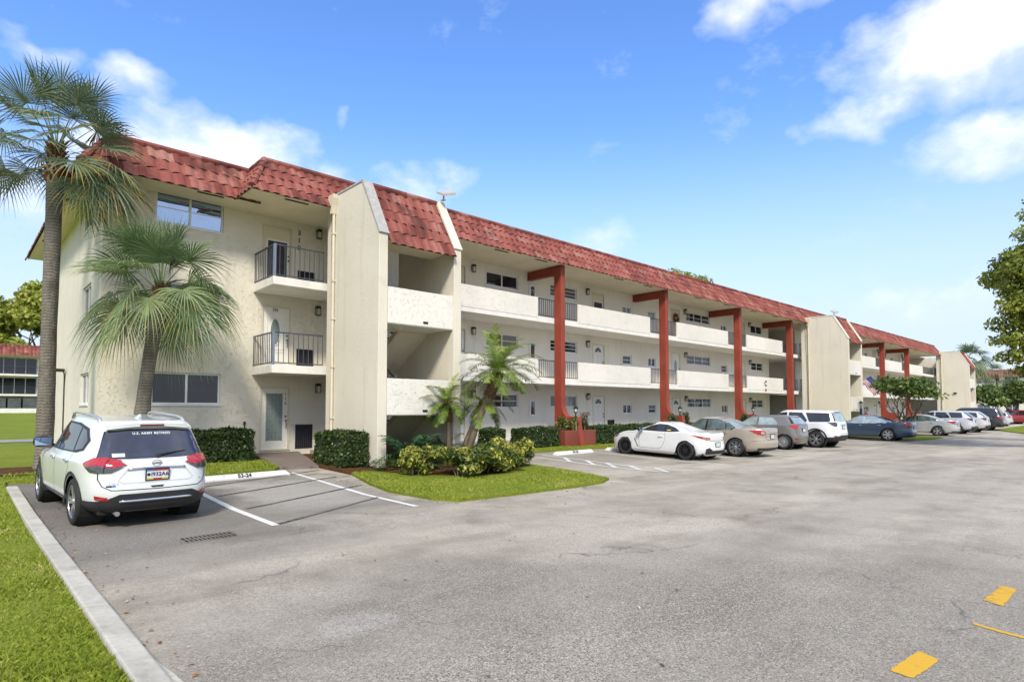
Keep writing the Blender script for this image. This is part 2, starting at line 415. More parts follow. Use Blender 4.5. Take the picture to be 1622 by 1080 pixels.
# ------------------------------------------------------------------ ground materials
def asphalt():
    m, t = new_mat('weathered_asphalt'); P = t.pos()
    s = t.n('ShaderNodeSeparateXYZ'); t.l(P, s.inputs[0]); X, Y = s.outputs[0], s.outputs[1]
    big = t.noise(P, .28, 4, .6); mid = t.noise(P, 1.3, 4, .6, .4)
    streak = t.noise(t.map(P, (.22, 1.3, 1), rot=(0, 0, .06)), 1., 4, .6)
    blot = t.math('ADD', t.math('ADD', t.math('MULTIPLY', big, .45), t.math('MULTIPLY', mid, .3)), t.math('MULTIPLY', streak, .25))
    c = t.ramp(blot, [(.37, (.205, .177, .136)), (.455, (.33, .29, .228)), (.54, (.445, .396, .316)), (.66, (.515, .463, .375))])
    # darker resealed bays near the kerb and the white car
    wx = t.math('ADD', X, t.math('MULTIPLY', t.math('SUBTRACT', mid, .5), 2.4)); wy = t.math('ADD', Y, t.math('MULTIPLY', t.math('SUBTRACT', big, .5), 5.))
    def ss(v, a, b):
        nd = t.n('ShaderNodeMapRange', interpolation_type='SMOOTHSTEP', i={'From Min': a, 'From Max': b}); t.l(v, nd.inputs[0]); return nd.outputs[0]
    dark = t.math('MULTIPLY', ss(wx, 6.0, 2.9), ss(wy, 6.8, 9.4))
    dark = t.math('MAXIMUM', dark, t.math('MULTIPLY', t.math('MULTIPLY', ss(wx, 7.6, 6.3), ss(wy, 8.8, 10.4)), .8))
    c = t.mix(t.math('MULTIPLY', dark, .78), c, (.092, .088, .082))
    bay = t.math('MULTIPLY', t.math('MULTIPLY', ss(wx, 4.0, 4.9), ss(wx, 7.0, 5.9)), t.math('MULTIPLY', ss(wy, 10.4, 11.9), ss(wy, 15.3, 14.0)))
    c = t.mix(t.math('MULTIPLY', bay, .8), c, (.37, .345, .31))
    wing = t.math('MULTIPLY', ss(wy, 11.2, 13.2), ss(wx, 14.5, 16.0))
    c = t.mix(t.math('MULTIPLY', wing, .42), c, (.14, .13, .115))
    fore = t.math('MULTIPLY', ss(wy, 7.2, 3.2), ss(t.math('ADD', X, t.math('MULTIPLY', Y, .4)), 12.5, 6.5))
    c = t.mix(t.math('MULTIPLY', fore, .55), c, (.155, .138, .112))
    dx = t.math('SUBTRACT', X, 2.55); dy = t.math('SUBTRACT', Y, 4.65)
    sp = t.math('SQRT', t.math('ADD', t.math('MULTIPLY', t.math('MULTIPLY', dx, dx), 5.), t.math('MULTIPLY', t.math('MULTIPLY', dy, dy), 11.)))
    sp = t.math('ADD', sp, t.math('MULTIPLY', t.math('SUBTRACT', t.noise(P, 4, 4), .5), .8))
    c = t.mix(t.math('MULTIPLY', ss(sp, 1.0, .55), .6), c, (.36, .335, .30))
    # aggregate: pale and dark stones
    v = t.voro(P, 100, 'F1', 'Color'); vs_ = t.n('ShaderNodeSeparateXYZ'); t.l(v, vs_.inputs[0])
    rs = vs_.outputs[0]
    near = t.math('MAXIMUM', t.ramp(t.noise(P, .55, 5, .65), [(.36, .12), (.62, 1)]), t.math('ADD', t.math('MULTIPLY', fore, 1.3), t.math('MULTIPLY', dark, .5)))
    c = t.mix(t.math('MULTIPLY', t.ramp(rs, [(.0, 1), (.34, 0)]), t.math('MULTIPLY', near, .68)), c, (.055, .043, .042))
    c = t.mix(t.math('MULTIPLY', t.ramp(rs, [(.70, 0), (1, 1)]), t.math('MULTIPLY', near, .58)), c, (.58, .52, .46))
    sp2 = t.noise(P, 38, 3, .7)
    c = t.mix(.26, c, t.ramp(sp2, [(.3, (.05, .05, .05)), (.5, (.5, .5, .5)), (.7, (.92, .9, .87))]), 'OVERLAY')
    # drips of oil where cars stand, and scattered dark spots
    ov = t.voro(t.map(P, (.36, .30, 1)), 1., 'F1', 'Distance'); on = t.noise(P, 6, 4)
    oil = t.math('SUBTRACT', .17, t.math('ADD', ov, t.math('MULTIPLY', t.math('SUBTRACT', on, .5), .22)), clamp=True)
    c = t.mix(t.math('MULTIPLY', t.ramp(oil, [(0, 0), (.12, 1)]), .35), c, (.07, .066, .06))
    sv_ = t.voro(P, 1.9, 'F1', 'Distance'); c = t.mix(t.math('MULTIPLY', t.ramp(sv_, [(.018, 1), (.03, 0)]), .7), c, (.05, .046, .042))
    # long soft bands worn by wheels
    bn = t.noise(t.map(P, (.035, .55, 1), rot=(0, 0, -.03)), 1., 3, .5)
    c = t.mix(t.math('MULTIPLY', t.ramp(bn, [(.42, 1), (.6, 0)]), .38), c, (.24, .216, .18))
    # cracks
    cp = t.map(P, (1, 1, 1)); ds = t.n('ShaderNodeTexNoise', i={'Scale': 1.1, 'Detail': 3}); t.l(P, ds.inputs[0])
    vm = t.n('ShaderNodeVectorMath', operation='MULTIPLY_ADD'); t.l(ds.outputs['Color'], vm.inputs[0]); vm.inputs[1].default_value = (1.7, 1.7, 0); t.l(P, vm.inputs[2])
    cr = t.voro(vm.outputs[0], .30, 'DISTANCE_TO_EDGE')
    crm = t.math('MULTIPLY', t.ramp(cr, [(.0, 1), (.0028, .8), (.006, 0)]), t.ramp(t.noise(P, .5, 3), [(.5, 0), (.6, 1)]))
    c = t.mix(t.math('MULTIPLY', crm, .55), c, (.06, .055, .05))
    h = t.math('ADD', t.math('MULTIPLY', rs, .6), t.math('MULTIPLY', sp2, .6)); h = t.math('SUBTRACT', h, crm)
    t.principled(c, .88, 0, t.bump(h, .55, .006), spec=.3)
    return m
M['asphalt'] = asphalt()

def grass_ground(name, a, b, dry):
    m, t = new_mat(name); P = t.pos()
    n = t.noise(P, .5, 6, .6); f = t.noise(P, 26, 4, .7); g = t.noise(P, 3.2, 5, .6)
    c = t.mix(t.ramp(n, [(.35, 0), (.65, 1)]), a, b)
    c = t.mix(t.math('MULTIPLY', t.ramp(g, [(.55, 0), (.72, 1)]), .6), c, dry)
    c = t.mix(t.ramp(f, [(.35, .55), (.6, 0)]), c, (.03, .045, .008))
    t.principled(c, .95, 0, t.bump(f, .8, .03), spec=.1); return m
M['lawn'] = grass_ground('lawn_ground', (.17, .22, .022), (.23, .265, .03), (.30, .26, .08))
M['field'] = grass_ground('far_field', (.09, .12, .02), (.12, .15, .025), (.14, .13, .04))

def blade_mat(name, stops):
    m, t = new_mat(name); P = t.pos()
    a = t.n('ShaderNodeAttribute', attribute_name='tint').outputs['Fac']
    n = t.math('ADD', t.math('MULTIPLY', t.noise(P, .7, 4, .6), .6), t.math('MULTIPLY', t.noise(P, 5.5, 3, .6), .5))
    v = t.math('ADD', t.math('MULTIPLY', a, .55), t.math('MULTIPLY', t.math('SUBTRACT', n, .35), 1.6), clamp=True)
    c = t.ramp(v, stops)
    t.principled(c, .6, 0, None, spec=.25, trans=.3); return m
M['blade'] = blade_mat('grass_blade', [(0, (.14, .20, .022)), (.4, (.225, .29, .03)), (.75, (.33, .36, .05)), (1, (.54, .46, .20))])

def concrete(name, a, b, bsc=22):
    m, t = new_mat(name); P = t.pos()
    n = t.noise(P, 1.7, 6, .65); f = t.noise(P, bsc, 5, .7); st = t.noise(P, 5, 5, .6)
    c = t.mix(t.ramp(n, [(.35, 0), (.68, 1)]), a, b)
    c = t.mix(t.math('MULTIPLY', t.ramp(st, [(.55, 0), (.72, 1)]), .45), c, tuple(k*.5 for k in a))
    c = t.mix(t.math('MULTIPLY', t.ramp(f, [(.3, 1), (.5, 0)]), .3), c, tuple(k*.45 for k in a))
    t.principled(c, .9, 0, t.bump(f, .45, .01), spec=.25); return m
M['kerb'] = concrete('old_kerb_concrete', (.38, .355, .30), (.56, .525, .45))
M['concrete'] = concrete('walk_concrete', (.24, .235, .225), (.33, .32, .30))
def pavers():
    m, t = new_mat('brick_pavers'); P = t.pos()
    br = t.n('ShaderNodeTexBrick', i={'Scale': 1, 'Color1': (.225, .175, .15, 1), 'Color2': (.185, .145, .125, 1), 'Mortar': (.12, .10, .09, 1), 'Mortar Size': .008, 'Brick Width': .21, 'Row Height': .105}); t.l(t.map(P, rot=(0, 0, .12)), br.inputs[0])
    n = t.noise(P, 2, 5); c = t.mix(t.math('MULTIPLY', t.ramp(n, [(.4, 0), (.7, 1)]), .6), br.outputs[0], (.15, .125, .105))
    t.principled(c, .9, 0, t.bump(t.noise(P, 40, 4), .4, .01), spec=.25); return m
M['pavers'] = pavers()
def mulch():
    m, t = new_mat('bark_mulch'); P = t.pos()
    v = t.voro(t.map(P, (1, 1.6, 1)), 34, 'F1', 'Color'); s = t.n('ShaderNodeSeparateXYZ'); t.l(v, s.inputs[0])
    n = t.noise(P, 2.1, 4)
    c = t.ramp(s.outputs[0], [(0, (.03, .016, .009)), (.5, (.10, .045, .018)), (1, (.26, .11, .035))])
    c = t.mix(t.ramp(n, [(.4, 0), (.65, .7)]), c, (.06, .035, .02))
    t.principled(c, .95, 0, t.bump(s.outputs[1], 1, .03), spec=.1); return m
M['mulch'] = mulch()
def paint(name, col, wear=.45, base=(.17, .16, .15)):
    m, t = new_mat(name); P = t.pos()
    n = t.noise(P, 9, 6, .7); n2 = t.noise(P, 1.2, 4); v = t.voro(P, 90, 'F1', 'Color'); s = t.n('ShaderNodeSeparateXYZ'); t.l(v, s.inputs[0])
    k = t.math('ADD', t.math('MULTIPLY', n, .6), t.math('MULTIPLY', n2, .4))
    c = t.mix(t.ramp(k, [(1-wear-.12, 0), (1-wear, 1)]), col, base)
    c = t.mix(t.math('MULTIPLY', t.ramp(s.outputs[0], [(0, 1), (.2, 0)]), .4), c, base)
    t.principled(c, .8, 0, t.bump(s.outputs[0], .4, .004), spec=.3); return m
M['white_paint'] = paint('worn_white_paint', (.66, .65, .62), .27)
M['fresh_white'] = paint('fairly_fresh_white_paint', (.68, .67, .64), .10)
M['thin_white'] = paint('very_worn_white_paint', (.58, .57, .54), .40)
M['tar'] = paint('blacked_out_stripe', (.05, .048, .048), .46, (.15, .146, .14))
M['yellow'] = paint('yellow_road_paint', (.60, .345, .03), .33, (.30, .21, .07))
M['stop_paint'] = paint('white_stop_block_paint', (.66, .65, .62), .34, (.36, .35, .33))

# ------------------------------------------------------------------ sheets
def sheet(name, poly, zf, res, mat, skirt=0, kind='structure', origin=None):
    """a flat-ish sheet: polygon filled with points every res metres, height zf(x, y)"""
    pts = []
    n = len(poly)
    for i in range(n):
        a, b = Vector(poly[i]), Vector(poly[(i+1) % n]); k = max(1, int((b-a).length / res))
        pts += [a.lerp(b, j/k) for j in range(k)]
    nb = len(pts); face = list(range(nb))
    xs = [p.x for p in pts]; ys = [p.y for p in pts]
    gx = np.arange(min(xs)+res*.5, max(xs), res); gy = np.arange(min(ys)+res*.5, max(ys), res)
    allp = pts + [Vector((float(x), float(y))) for x in gx for y in gy]
    v, e, f, *_ = delaunay_2d_cdt(allp, [], [face], 1, 1e-5)
    mb = MB()
    mb.add([(p.x, p.y, zf(p.x, p.y)) for p in v], [tuple(q) for q in f])
    if skirt:
        for i in range(nb):
            a, b = pts[i], pts[(i+1) % nb]
            mb.quad((a.x, a.y, zf(a.x, a.y)-skirt), (b.x, b.y, zf(b.x, b.y)-skirt), (b.x, b.y, zf(b.x, b.y)), (a.x, a.y, zf(a.x, a.y)))
    o = mb.build(name, mat, smooth=not skirt)
    if kind: o['kind'] = kind
    return o

def lawn_rise(x, y): return .07 + zg(y) + 1.0*clampf((y-45)/45, 0, 1)**1.2
sheet('ground', [(-900, -700), (1100, -700), (1100, 1100), (-900, 1100)], lambda x, y: -.45, 100, M['field'])
mb = MB()
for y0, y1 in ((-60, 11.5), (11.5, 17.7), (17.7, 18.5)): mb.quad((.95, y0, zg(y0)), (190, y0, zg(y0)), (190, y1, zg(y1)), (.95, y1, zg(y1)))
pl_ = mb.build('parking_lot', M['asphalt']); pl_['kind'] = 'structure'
LAWN1 = [(-90, -40), (.9, -40), (.9, 15.8), (.95, 17.0), (2.4, 16.75), (3.4, 15.75), (6.45, 16.2), (6.63, 16.4), (7.15, 19.0), (7.2, 20.08), (3.0, 20.08), (3.0, 33), (70, 33), (70, 150), (-90, 150)]
sheet('lawn', LAWN1, lawn_rise, 4.0, M['lawn'], .25)
ISL = [(7.72, 14.4), (7.22, 12.6), (7.02, 11.4), (7.05, 9.9), (7.3, 9.32), (8.5, 9.25), (10.3, 9.18), (11.6, 9.25), (12.35, 9.62), (13.0, 11.2), (13.15, 12.6), (13.15, 16.2), (11.9, 18.3), (9.0, 18.3), (8.7, 17.9), (8.7, 14.9)]
sheet('lawn', ISL, lambda x, y: zg(y)+.06, .8, M['lawn'], .12)
STRIP = [(15.1, 16.0), (17.5, 16.15), (20.5, 15.95), (40.8, 15.9), (40.8, 9.7), (41.6, 9.25), (45.2, 9.25), (46.4, 9.7), (47.2, 11.8), (47.2, 15.9), (86, 15.9), (86, 18.3), (15.1, 18.3)]
sheet('lawn', STRIP, lambda x, y: zg(y)+.06, 1.2, M['lawn'], .12)
sheet('lawn', [(57.3, 6.8), (71, 7.9), (120, 8.1), (120, 9.9), (66, 9.9)], lambda x, y: zg(y)+.06, 4, M['lawn'], .12)
sheet('walkway', [(9.2, 18.3), (95, 18.3), (95, 20.12), (9.2, 20.12)], lambda x, y: .2, 4, M['concrete'], .3)
sheet('path', [(6.63, 16.35), (7.62, 16.08), (8.75, 20.12), (7.2, 20.12)], lambda x, y: zg(y)+.075+.1*clampf((y-16.2)/3.9, 0, 1), .8, M['pavers'], .2)
sheet('planting_bed', [(7.7, 14.4), (8.8, 14.4), (8.8, 18.3), (9.3, 20.1), (8.76, 20.1), (7.66, 16.05)], lambda x, y: zg(y)+.068, .6, M['mulch'], .1)
bed = [(8.35+2.3 + 2.1*cos(a)*(1+.1*sin(3*a)), 13.85 + 1.6*sin(a)*(1+.07*cos(4*a))) for a in np.linspace(0, 2*pi, 28)[:-1]]
sheet('planting_bed', bed, lambda x, y: zg(y)+.072, .6, M['mulch'])
sheet('path', [(-60, 36.2), (2.9, 35.9), (30, 36.2), (30, 39.2), (2.9, 38.9), (-60, 39.2)], lambda x, y: lawn_rise(x, y)+.02, 3, M['concrete'])
sheet('dirt_patch', [(.2, 18.4), (1.2, 17.9), (2.6, 18.2), (3.0, 19.4), (2.2, 20.6), (.6, 20.4)], lambda x, y: lawn_rise(x, y)+.012, .6, M['mulch'])
sheet('pavement', [(72, 10.2), (190, 10.2), (190, 11.6), (72, 11.6)], lambda x, y: zg(y)+.05, 6, M['kerb'], .1)

# kerb of cast lengths along the left lawn, with a broken haunch at its foot
mb = MB(); ky = [-12, -8.6, -5.2, -1.8, 1.6, 3.3, 6.3, 9.3, 12.6, 15.78]
for a, b in zip(ky[:-1], ky[1:]):
    dx0 = .012*sin(a*2.1); z0, z1 = zg(a), zg(b)
    for y0, y1 in ((a+.006, b-.006),):
        x0, x1 = .885+dx0, 1.075+dx0*.5
        za, zb = zg(y0), zg(y1)
        mb.add([(x0, y0, za-.2), (x1+.02, y0, za-.2), (x1+.02, y1, zb-.2), (x0, y1, zb-.2), (x0, y0, za+.125), (x1, y0, za+.115), (x1, y1, zb+.115), (x0, y1, zb+.125)],
               [(0,3,2,1),(4,5,6,7),(0,1,5,4),(1,2,6,5),(2,3,7,6),(3,0,4,7)])
kb = mb.build('kerb', M['kerb'], bevel=.018); kb['kind'] = 'structure'
sheet('kerb', [(1.07, -6), (1.16, -2), (1.2, 2), (1.22, 3.7), (1.17, 4.6), (1.11, 5.1), (1.09, 7.2), (1.07, 7.2)], lambda x, y: zg(y)+.02, .5, M['kerb'], .05)

# ------------------------------------------------------------------ painted marks
def stripe(a, b, wdt, mat, name='parking_line', dz=.006):
    a, b = Vector(a), Vector(b); d = (b-a).normalized(); nrm = Vector((-d.y, d.x))*wdt/2
    k = max(1, int((b-a).length/.5)); mb = MB()
    r = random.Random(int(a.x*100+b.y*10))
    for side in (0,):
        pts = []
        for i in range(k+1):
            p = a.lerp(b, i/k); j = 1 + .12*(r.random()-.5)
            pts.append((p+nrm*j, p-nrm*j))
        for i in range(k):
            (p, q), (p2, q2) = pts[i], pts[i+1]
            mb.quad((p.x, p.y, zg(p.y)+dz), (q.x, q.y, zg(q.y)+dz), (q2.x, q2.y, zg(q2.y)+dz), (p2.x, p2.y, zg(p2.y)+dz))
    o = mb.build(name, mat); o['kind'] = 'structure'; return o
stripe((3.9, 15.0), (3.77, 9.4), .12, M['fresh_white'])
stripe((6.66, 15.6), (6.40, 9.45), .11, M['white_paint'])
for a, b in (((4.14, 14.35), (7.45, 15.7)), ((4.04, 12.98), (7.25, 14.3)), ((3.99, 11.32), (7.08, 12.71)), ((3.83, 9.47), (6.47, 10.95))):
    stripe(a, b, .078, M['tar'], 'blacked_out_line', .009)
stripe((15.12, 15.5), (15.06, 9.75), .09, M['white_paint'])
stripe((15.95, 15.5), (15.85, 9.7), .09, M['white_paint'])
for y in (14.35, 13.35, 12.5, 11.6, 10.65): stripe((15.9, y), (15.08, y-1.02), .13, M['white_paint'], 'parking_line', .009)
for x in (18.6, 21.35, 24.1, 26.75, 29.3, 32.1, 34.9, 37.7, 48.4, 51.2, 54, 56.8, 59.6): stripe((x, 15.2), (x-.12, 9.7), .10, M['white_paint'] if x < 30 else M['thin_white'])
def mark(pts, mat, name):
    q = []; r = random.Random(len(pts)+int(pts[0][0]*50))
    for i in range(len(pts)):
        a, b = Vector(pts[i]), Vector(pts[(i+1) % len(pts)]); k = max(1, int((b-a).length/.025))
        for j in range(k):
            p = a.lerp(b, j/k); q.append((p.x+r.gauss(0, .0035), p.y+r.gauss(0, .0035)))
    pts = q; mb = MB(); mb.add([(x, y, zg(y)+.005) for x, y in pts], [tuple(range(len(pts)))]); o = mb.build(name, mat); o['kind'] = 'structure'
mark([(7.10, 1.04), (7.44, 1.035), (7.87, 1.035), (7.91, 1.17), (7.6, 1.175), (7.2, 1.205)], M['yellow'], 'road_marking')
mark([(4.77, 1.19), (5.02, 1.155), (5.26, 1.14), (5.34, 1.285), (5.05, 1.31), (4.8, 1.33)], M['yellow'], 'road_marking')
mark([(6.33, 1.13), (6.38, 1.14), (6.30, .9), (6.27, .62), (6.22, .3), (6.17, .3), (6.2, .62), (6.26, .95)], M['yellow'], 'road_marking')
# ------------------------------------------------------------------ apartment building
FL = [.26, 2.97, 5.68]; SOF = 8.0; WY = 20.1
B = place(thing('apartment_building', 'long cream three storey apartment block with red tiled mansard roof and red columns', 'building'), (9.0, 20.1, 0))

def wall_holes(mb, axis, plane, a0, a1, z0, z1, holes, depth, m=0, out=-1):
    """wall face with rectangular recesses. axis 'x': wall runs along X at Y=plane facing -Y (recess goes +Y);
    axis 'y': runs along Y at X=plane facing -X (recess goes +X)"""
    def P(a, z, d=0): return (a, plane+d, z) if axis == 'x' else (plane+d, a, z)
    As = sorted({a0, a1, *[h[0] for h in holes], *[h[1] for h in holes]}); Zs = sorted({z0, z1, *[h[2] for h in holes], *[h[3] for h in holes]})
    As = [a for a in As if a0 <= a <= a1]; Zs = [z for z in Zs if z0 <= z <= z1]
    for i in range(len(As)-1):
        for j in range(len(Zs)-1):
            ca, cz = (As[i]+As[i+1])/2, (Zs[j]+Zs[j+1])/2
            if any(h[0] < ca < h[1] and h[2] < cz < h[3] for h in holes): continue
            q = [P(As[i], Zs[j]), P(As[i+1], Zs[j]), P(As[i+1], Zs[j+1]), P(As[i], Zs[j+1])]
            if axis == 'y': q = q[::-1]
            mb.quad(*q, m=m)
    for h in holes:
        c = [(h[0], h[2]), (h[1], h[2]), (h[1], h[3]), (h[0], h[3])]
        for k in range(4):
            p, q = c[k], c[(k+1) % 4]
            mb.quad(P(*p), P(*p, depth), P(*q, depth), P(*q), m=m)
        q = [P(h[0], h[2], depth), P(h[1], h[2], depth), P(h[1], h[3], depth), P(h[0], h[3], depth)]
        mb.quad(*q, m=m)

def wbox(mb, axis, plane, a0, a1, z0, z1, d0, d1, m=0):
    """box on a wall: d0..d1 measured into the wall"""
    if axis == 'x': mb.box(a0, plane+d0, z0, a1, plane+d1, z1, m)
    else: mb.box(plane+d0, a0, z0, plane+d1, a1, z1, m)

def window(axis, plane, a0, a1, z0, z1, cols=2, rows=1, pane='pane', frame='white_frame', fw=.05, parent=None, wide_mid=True, split=None):
    P = parent or B; mb = MB(); g = .004
    d0, d1 = .05, .115
    wbox(mb, axis, plane, a0+g, a1-g, z0+g, z0+fw, d0, d1); wbox(mb, axis, plane, a0+g, a1-g, z1-fw, z1-g, d0, d1)
    wbox(mb, axis, plane, a0+g, a0+fw, z0+fw, z1-fw, d0, d1); wbox(mb, axis, plane, a1-fw, a1-g, z0+fw, z1-fw, d0, d1)
    for i in range(1, cols):
        a = a0 + (a1-a0)*i/cols; hw = fw*.55 if wide_mid else fw*.35
        wbox(mb, axis, plane, a-hw, a+hw, z0+fw, z1-fw, d0+.004, d1)
    for j in range(1, rows):
        z = z0 + (z1-z0)*j/rows
        wbox(mb, axis, plane, a0+fw, a1-fw, z-.014, z+.014, d0+.008, d1-.003)
    # sill of the opening, standing proud
    wbox(mb, axis, plane, a0-.03, a1+.03, z0-.045, z0-.002, -.035, .052)
    w_ = mb.build('window', M[frame], P)
    pb = MB()
    if pane == 'pane_mirror':
        for j in range(rows):
            za, zb = z0+fw*.6+(z1-z0-1.2*fw)*j/rows, z0+fw*.6+(z1-z0-1.2*fw)*(j+1)/rows
            pb.prism([(plane+.108, za), (plane+.112, za), (plane+.068, zb), (plane+.064, zb)], 'x', a0+fw*.6, a1-fw*.6)
    else: wbox(pb, axis, plane, a0+fw*.6, a1-fw*.6, z0+fw*.6, z1-fw*.6, .088, .10)
    pb.build('pane', M[pane], w_)
    return w_

def door(x0, x1, z0, z1, style, frame='cream_frame', mat='door_cream', plane=WY):
    mb = MB(); fw = .055
    wbox(mb, 'x', plane, x0+.004, x0+fw, z0, z1-.004, -.012, .07, 1); wbox(mb, 'x', plane, x1-fw, x1-.004, z0, z1-.004, -.012, .07, 1)
    wbox(mb, 'x', plane, x0+fw, x1-fw, z1-fw, z1-.004, -.012, .07, 1)
    wbox(mb, 'x', plane, x0+fw+.004, x1-fw-.004, z0+.015, z1-fw-.004, .03, .075, 0)
    wbox(mb, 'x', plane, x0+.004, x1-.004, z0-.03, z0+.012, -.03, .08, 1)
    a, b = x0+fw+.004, x1-fw-.004; W = b-a; H = z1-z0
    def rim(u0, u1, v0, v1, d=.03, t=.022):
        for (p, q, r, s) in ((u0, u1, v0, v0+t), (u0, u1, v1-t, v1), (u0, u0+t, v0+t, v1-t), (u1-t, u1, v0+t, v1-t)):
            wbox(mb, 'x', plane, a+W*0+p, a+q, z0+r, z0+s, d-.014, d+.01, 0)
    if style in ('panel', 'fan', 'kick'):
        for c in (0, 1):
            u0 = W*(.13+.40*c); u1 = u0+W*.33
            rim(u0, u1, .18, .82); rim(u0, u1, .95, 1.52 if style == 'fan' else 1.5)
            if style != 'fan': rim(u0, u1, 1.6, 1.88)
    if style == 'oval':
        rim(W*.14, W*.86, .15, .55); rim(W*.14, W*.86, .62, H-.22)
    d_ = mb.build('door', [M[mat], M[frame]], B)
    cx = (a+b)/2
    if style == 'full':
        g = MB(); wbox(g, 'x', plane, a+W*.19, b-W*.23, z0+.30, z1-.22, .018, .034)
        t_ = MB()
        for q in (.25, .5, .75): wbox(t_, 'x', plane, a+W*.19+(W*.58)*q-.004, a+W*.19+(W*.58)*q+.004, z0+.30, z1-.22, .012, .018)
        for q in (.2, .45, .62, .9): wbox(t_, 'x', plane, a+W*.19, b-W*.23, z0+.3+1.56*q-.004, z0+.3+1.56*q+.004, .010, .0175)
        wbox(t_, 'x', plane, a+W*.17, a+W*.19, z0+.28, z1-.2, .008, .03); wbox(t_, 'x', plane, b-W*.23, b-W*.21, z0+.28, z1-.2, .008, .03)
        gl = g.build('glass', M['leaded'], d_); t_.build('muntin', simple('lead_came', (.27, .29, .27), .4), gl)
    if style == 'oval':
        g = MB(); n = 28
        g.prism([(cx-.03+.155*cos(k*2*pi/n), z0+1.20+.43*sin(k*2*pi/n)) for k in range(n)], 'y', plane+.012, plane+.034)
        g.build('glass', M['leaded'], d_)
        r_ = MB(); r_.tube([(cx-.03+.165*cos(k*2*pi/n), plane+.016, z0+1.20+.445*sin(k*2*pi/n)) for k in range(n+1)], .016, 6); r_.build('glass_trim', M['white_frame'], d_)
    if style == 'fan':
        g = MB(); n = 10
        for q in range(4):
            t0, t1 = pi*q/4+.05, pi*(q+1)/4-.05
            pts = [(cx+.07*cos(t0), z0+1.62+.07*sin(t0))] + [(cx+.25*cos(t0+(t1-t0)*k/3), z0+1.62+.25*sin(t0+(t1-t0)*k/3)) for k in range(4)] + [(cx+.07*cos(t1), z0+1.62+.07*sin(t1))]
            g.prism(pts, 'y', plane+.02, plane+.034)
        g.build('glass', M['pane'], d_)
    if style == 'screen':
        g = MB(); wbox(g, 'x', plane, a+.12, b-.12, z0+.12, z0+1.55, .016, .03); g.build('screen', M['louvre'], d_)
        g = MB()
        for (u0, u1, v0, v1) in ((a+.07, b-.07, z0+1.55, z0+1.61), (a+.07, a+.12, z0+.1, z0+1.55), (b-.12, b-.07, z0+.1, z0+1.55), (a+.07, b-.07, z0+.06, z0+.12)): wbox(g, 'x', plane, u0, u1, v0, v1, .006, .03)
        g.build('screen_frame', M['white_frame'], d_)
        for q in (.2, .5, .8): pass
    h = MB(); hx = b-.075
    h.lathe([(0, -.05), (.022, -.05), (.03, -.035), (.03, -.018), (.012, -.01), (.012, .03)], (hx, plane, z0+.95), 'y', 12)
    h2 = MB(); h2.lathe([(0, -.018), (.026, -.018), (.026, .03)], (hx, plane, z0+1.10), 'y', 12); h2.build('lock', M['brass'], d_)
    if style in ('full', 'oval'): h.tube([(hx, plane-.01, z0+.9), (hx, plane-.05, z0+.86), (hx, plane-.05, z0+.74), (hx, plane-.005, z0+.7)], .012, 8)
    h.build('handle', M['brass'], d_)
    return d_

def wall_lamp(x, z, plane=WY, d=.14):
    mb = MB()
    mb.box(x-.06, plane-.025, z-.02, x+.06, plane+.002, z+.18, 0)
    mb.prism([(x-.085, z+.10), (x+.085, z+.10), (x+.06, z+.19), (x-.06, z+.19)], 'y', plane-d-.02, plane-.0252, 0)
    for sx in (-1, 1):
        for yy in (plane-d, plane-.045): mb.box(x+sx*.07-.008, yy-.008, z-.12, x+sx*.07+.008, yy+.008, z+.0995, 0)
    mb.box(x-.078, plane-d-.01, z-.135, x+.078, plane-.035, z-.12, 0)
    l = mb.build('wall_lamp', M['black'], B)
    g = MB(); g.box(x-.06, plane-d+.01, z-.119, x+.06, plane-.05, z+.099); g.build('lamp_glass', M['lamp_glass'], l)
    return l

def vent_grille(x0, x1, z0, z1, plane=WY, slats=9):
    mb = MB(); wbox(mb, 'x', plane, x0+.004, x1-.004, z0+.004, z1-.004, .06, .09)
    for k in range(slats):
        x = x0 + (x1-x0)*(k+.5)/slats
        wbox(mb, 'x', plane, x-.018, x+.018, z0+.02, z1-.02, .02, .058)
    for q in ((x0+.004, x1-.004, z0+.004, z0+.03), (x0+.004, x1-.004, z1-.03, z1-.004), (x0+.004, x0+.025, z0+.03, z1-.03), (x1-.025, x1-.004, z0+.03, z1-.03)): wbox(mb, 'x', plane, *q, -.006, .06)
    return mb.build('wall_vent', M['louvre'], B)

# ---- openings of the facade
front = []; wins = []; doors = []
for f in range(3):
    dz = FL[f]-FL[0]
    wins.append((4.32, 6.23, 1.74+dz, 2.70+dz, 2, 2 if f == 2 else 1, ('pane', 'pane_mid', 'pane_mirror')[f], 'white_frame'))
    doors.append((7.46, 8.46, FL[f], 2.34+dz, ('full', 'oval', 'screen')[f], 'cream_frame', 'door_white' if f < 2 else 'door_cream'))
# repeating layout of the open-gallery wing (measured from the tower wall)
WING = dict(win1=(17.2, 19.15), cab=(19.82, 20.24), win2=(21.3, 23.27), door2=(24.47, 25.5), sw1=(27.1, 27.9), sw2=(29.53, 30.28), door3=(31.95, 32.95), trip=(33.72, 36.61), sw3=(38.06, 38.86), door4=(40.75, 41.55), dbl=(42.43, 44.32), door1=(15.1, 16.05))
STY = {('win1', 0): (2, 2, 'pane'), ('win1', 1): (2, 2, 'pane_curtain'), ('win1', 2): (2, 1, 'pane'), ('win2', 0): (2, 1, 'pane_curtain'), ('win2', 1): (2, 3, 'pane'), ('win2', 2): (2, 3, 'pane_blind'),
       ('trip', 0): (3, 2, 'pane'), ('trip', 1): (3, 2, 'pane'), ('trip', 2): (3, 2, 'pane_curtain'), ('dbl', 0): (2, 2, 'pane_blind'), ('dbl', 1): (2, 2, 'pane'), ('dbl', 2): (2, 1, 'pane')}
cabs = []; vents = []
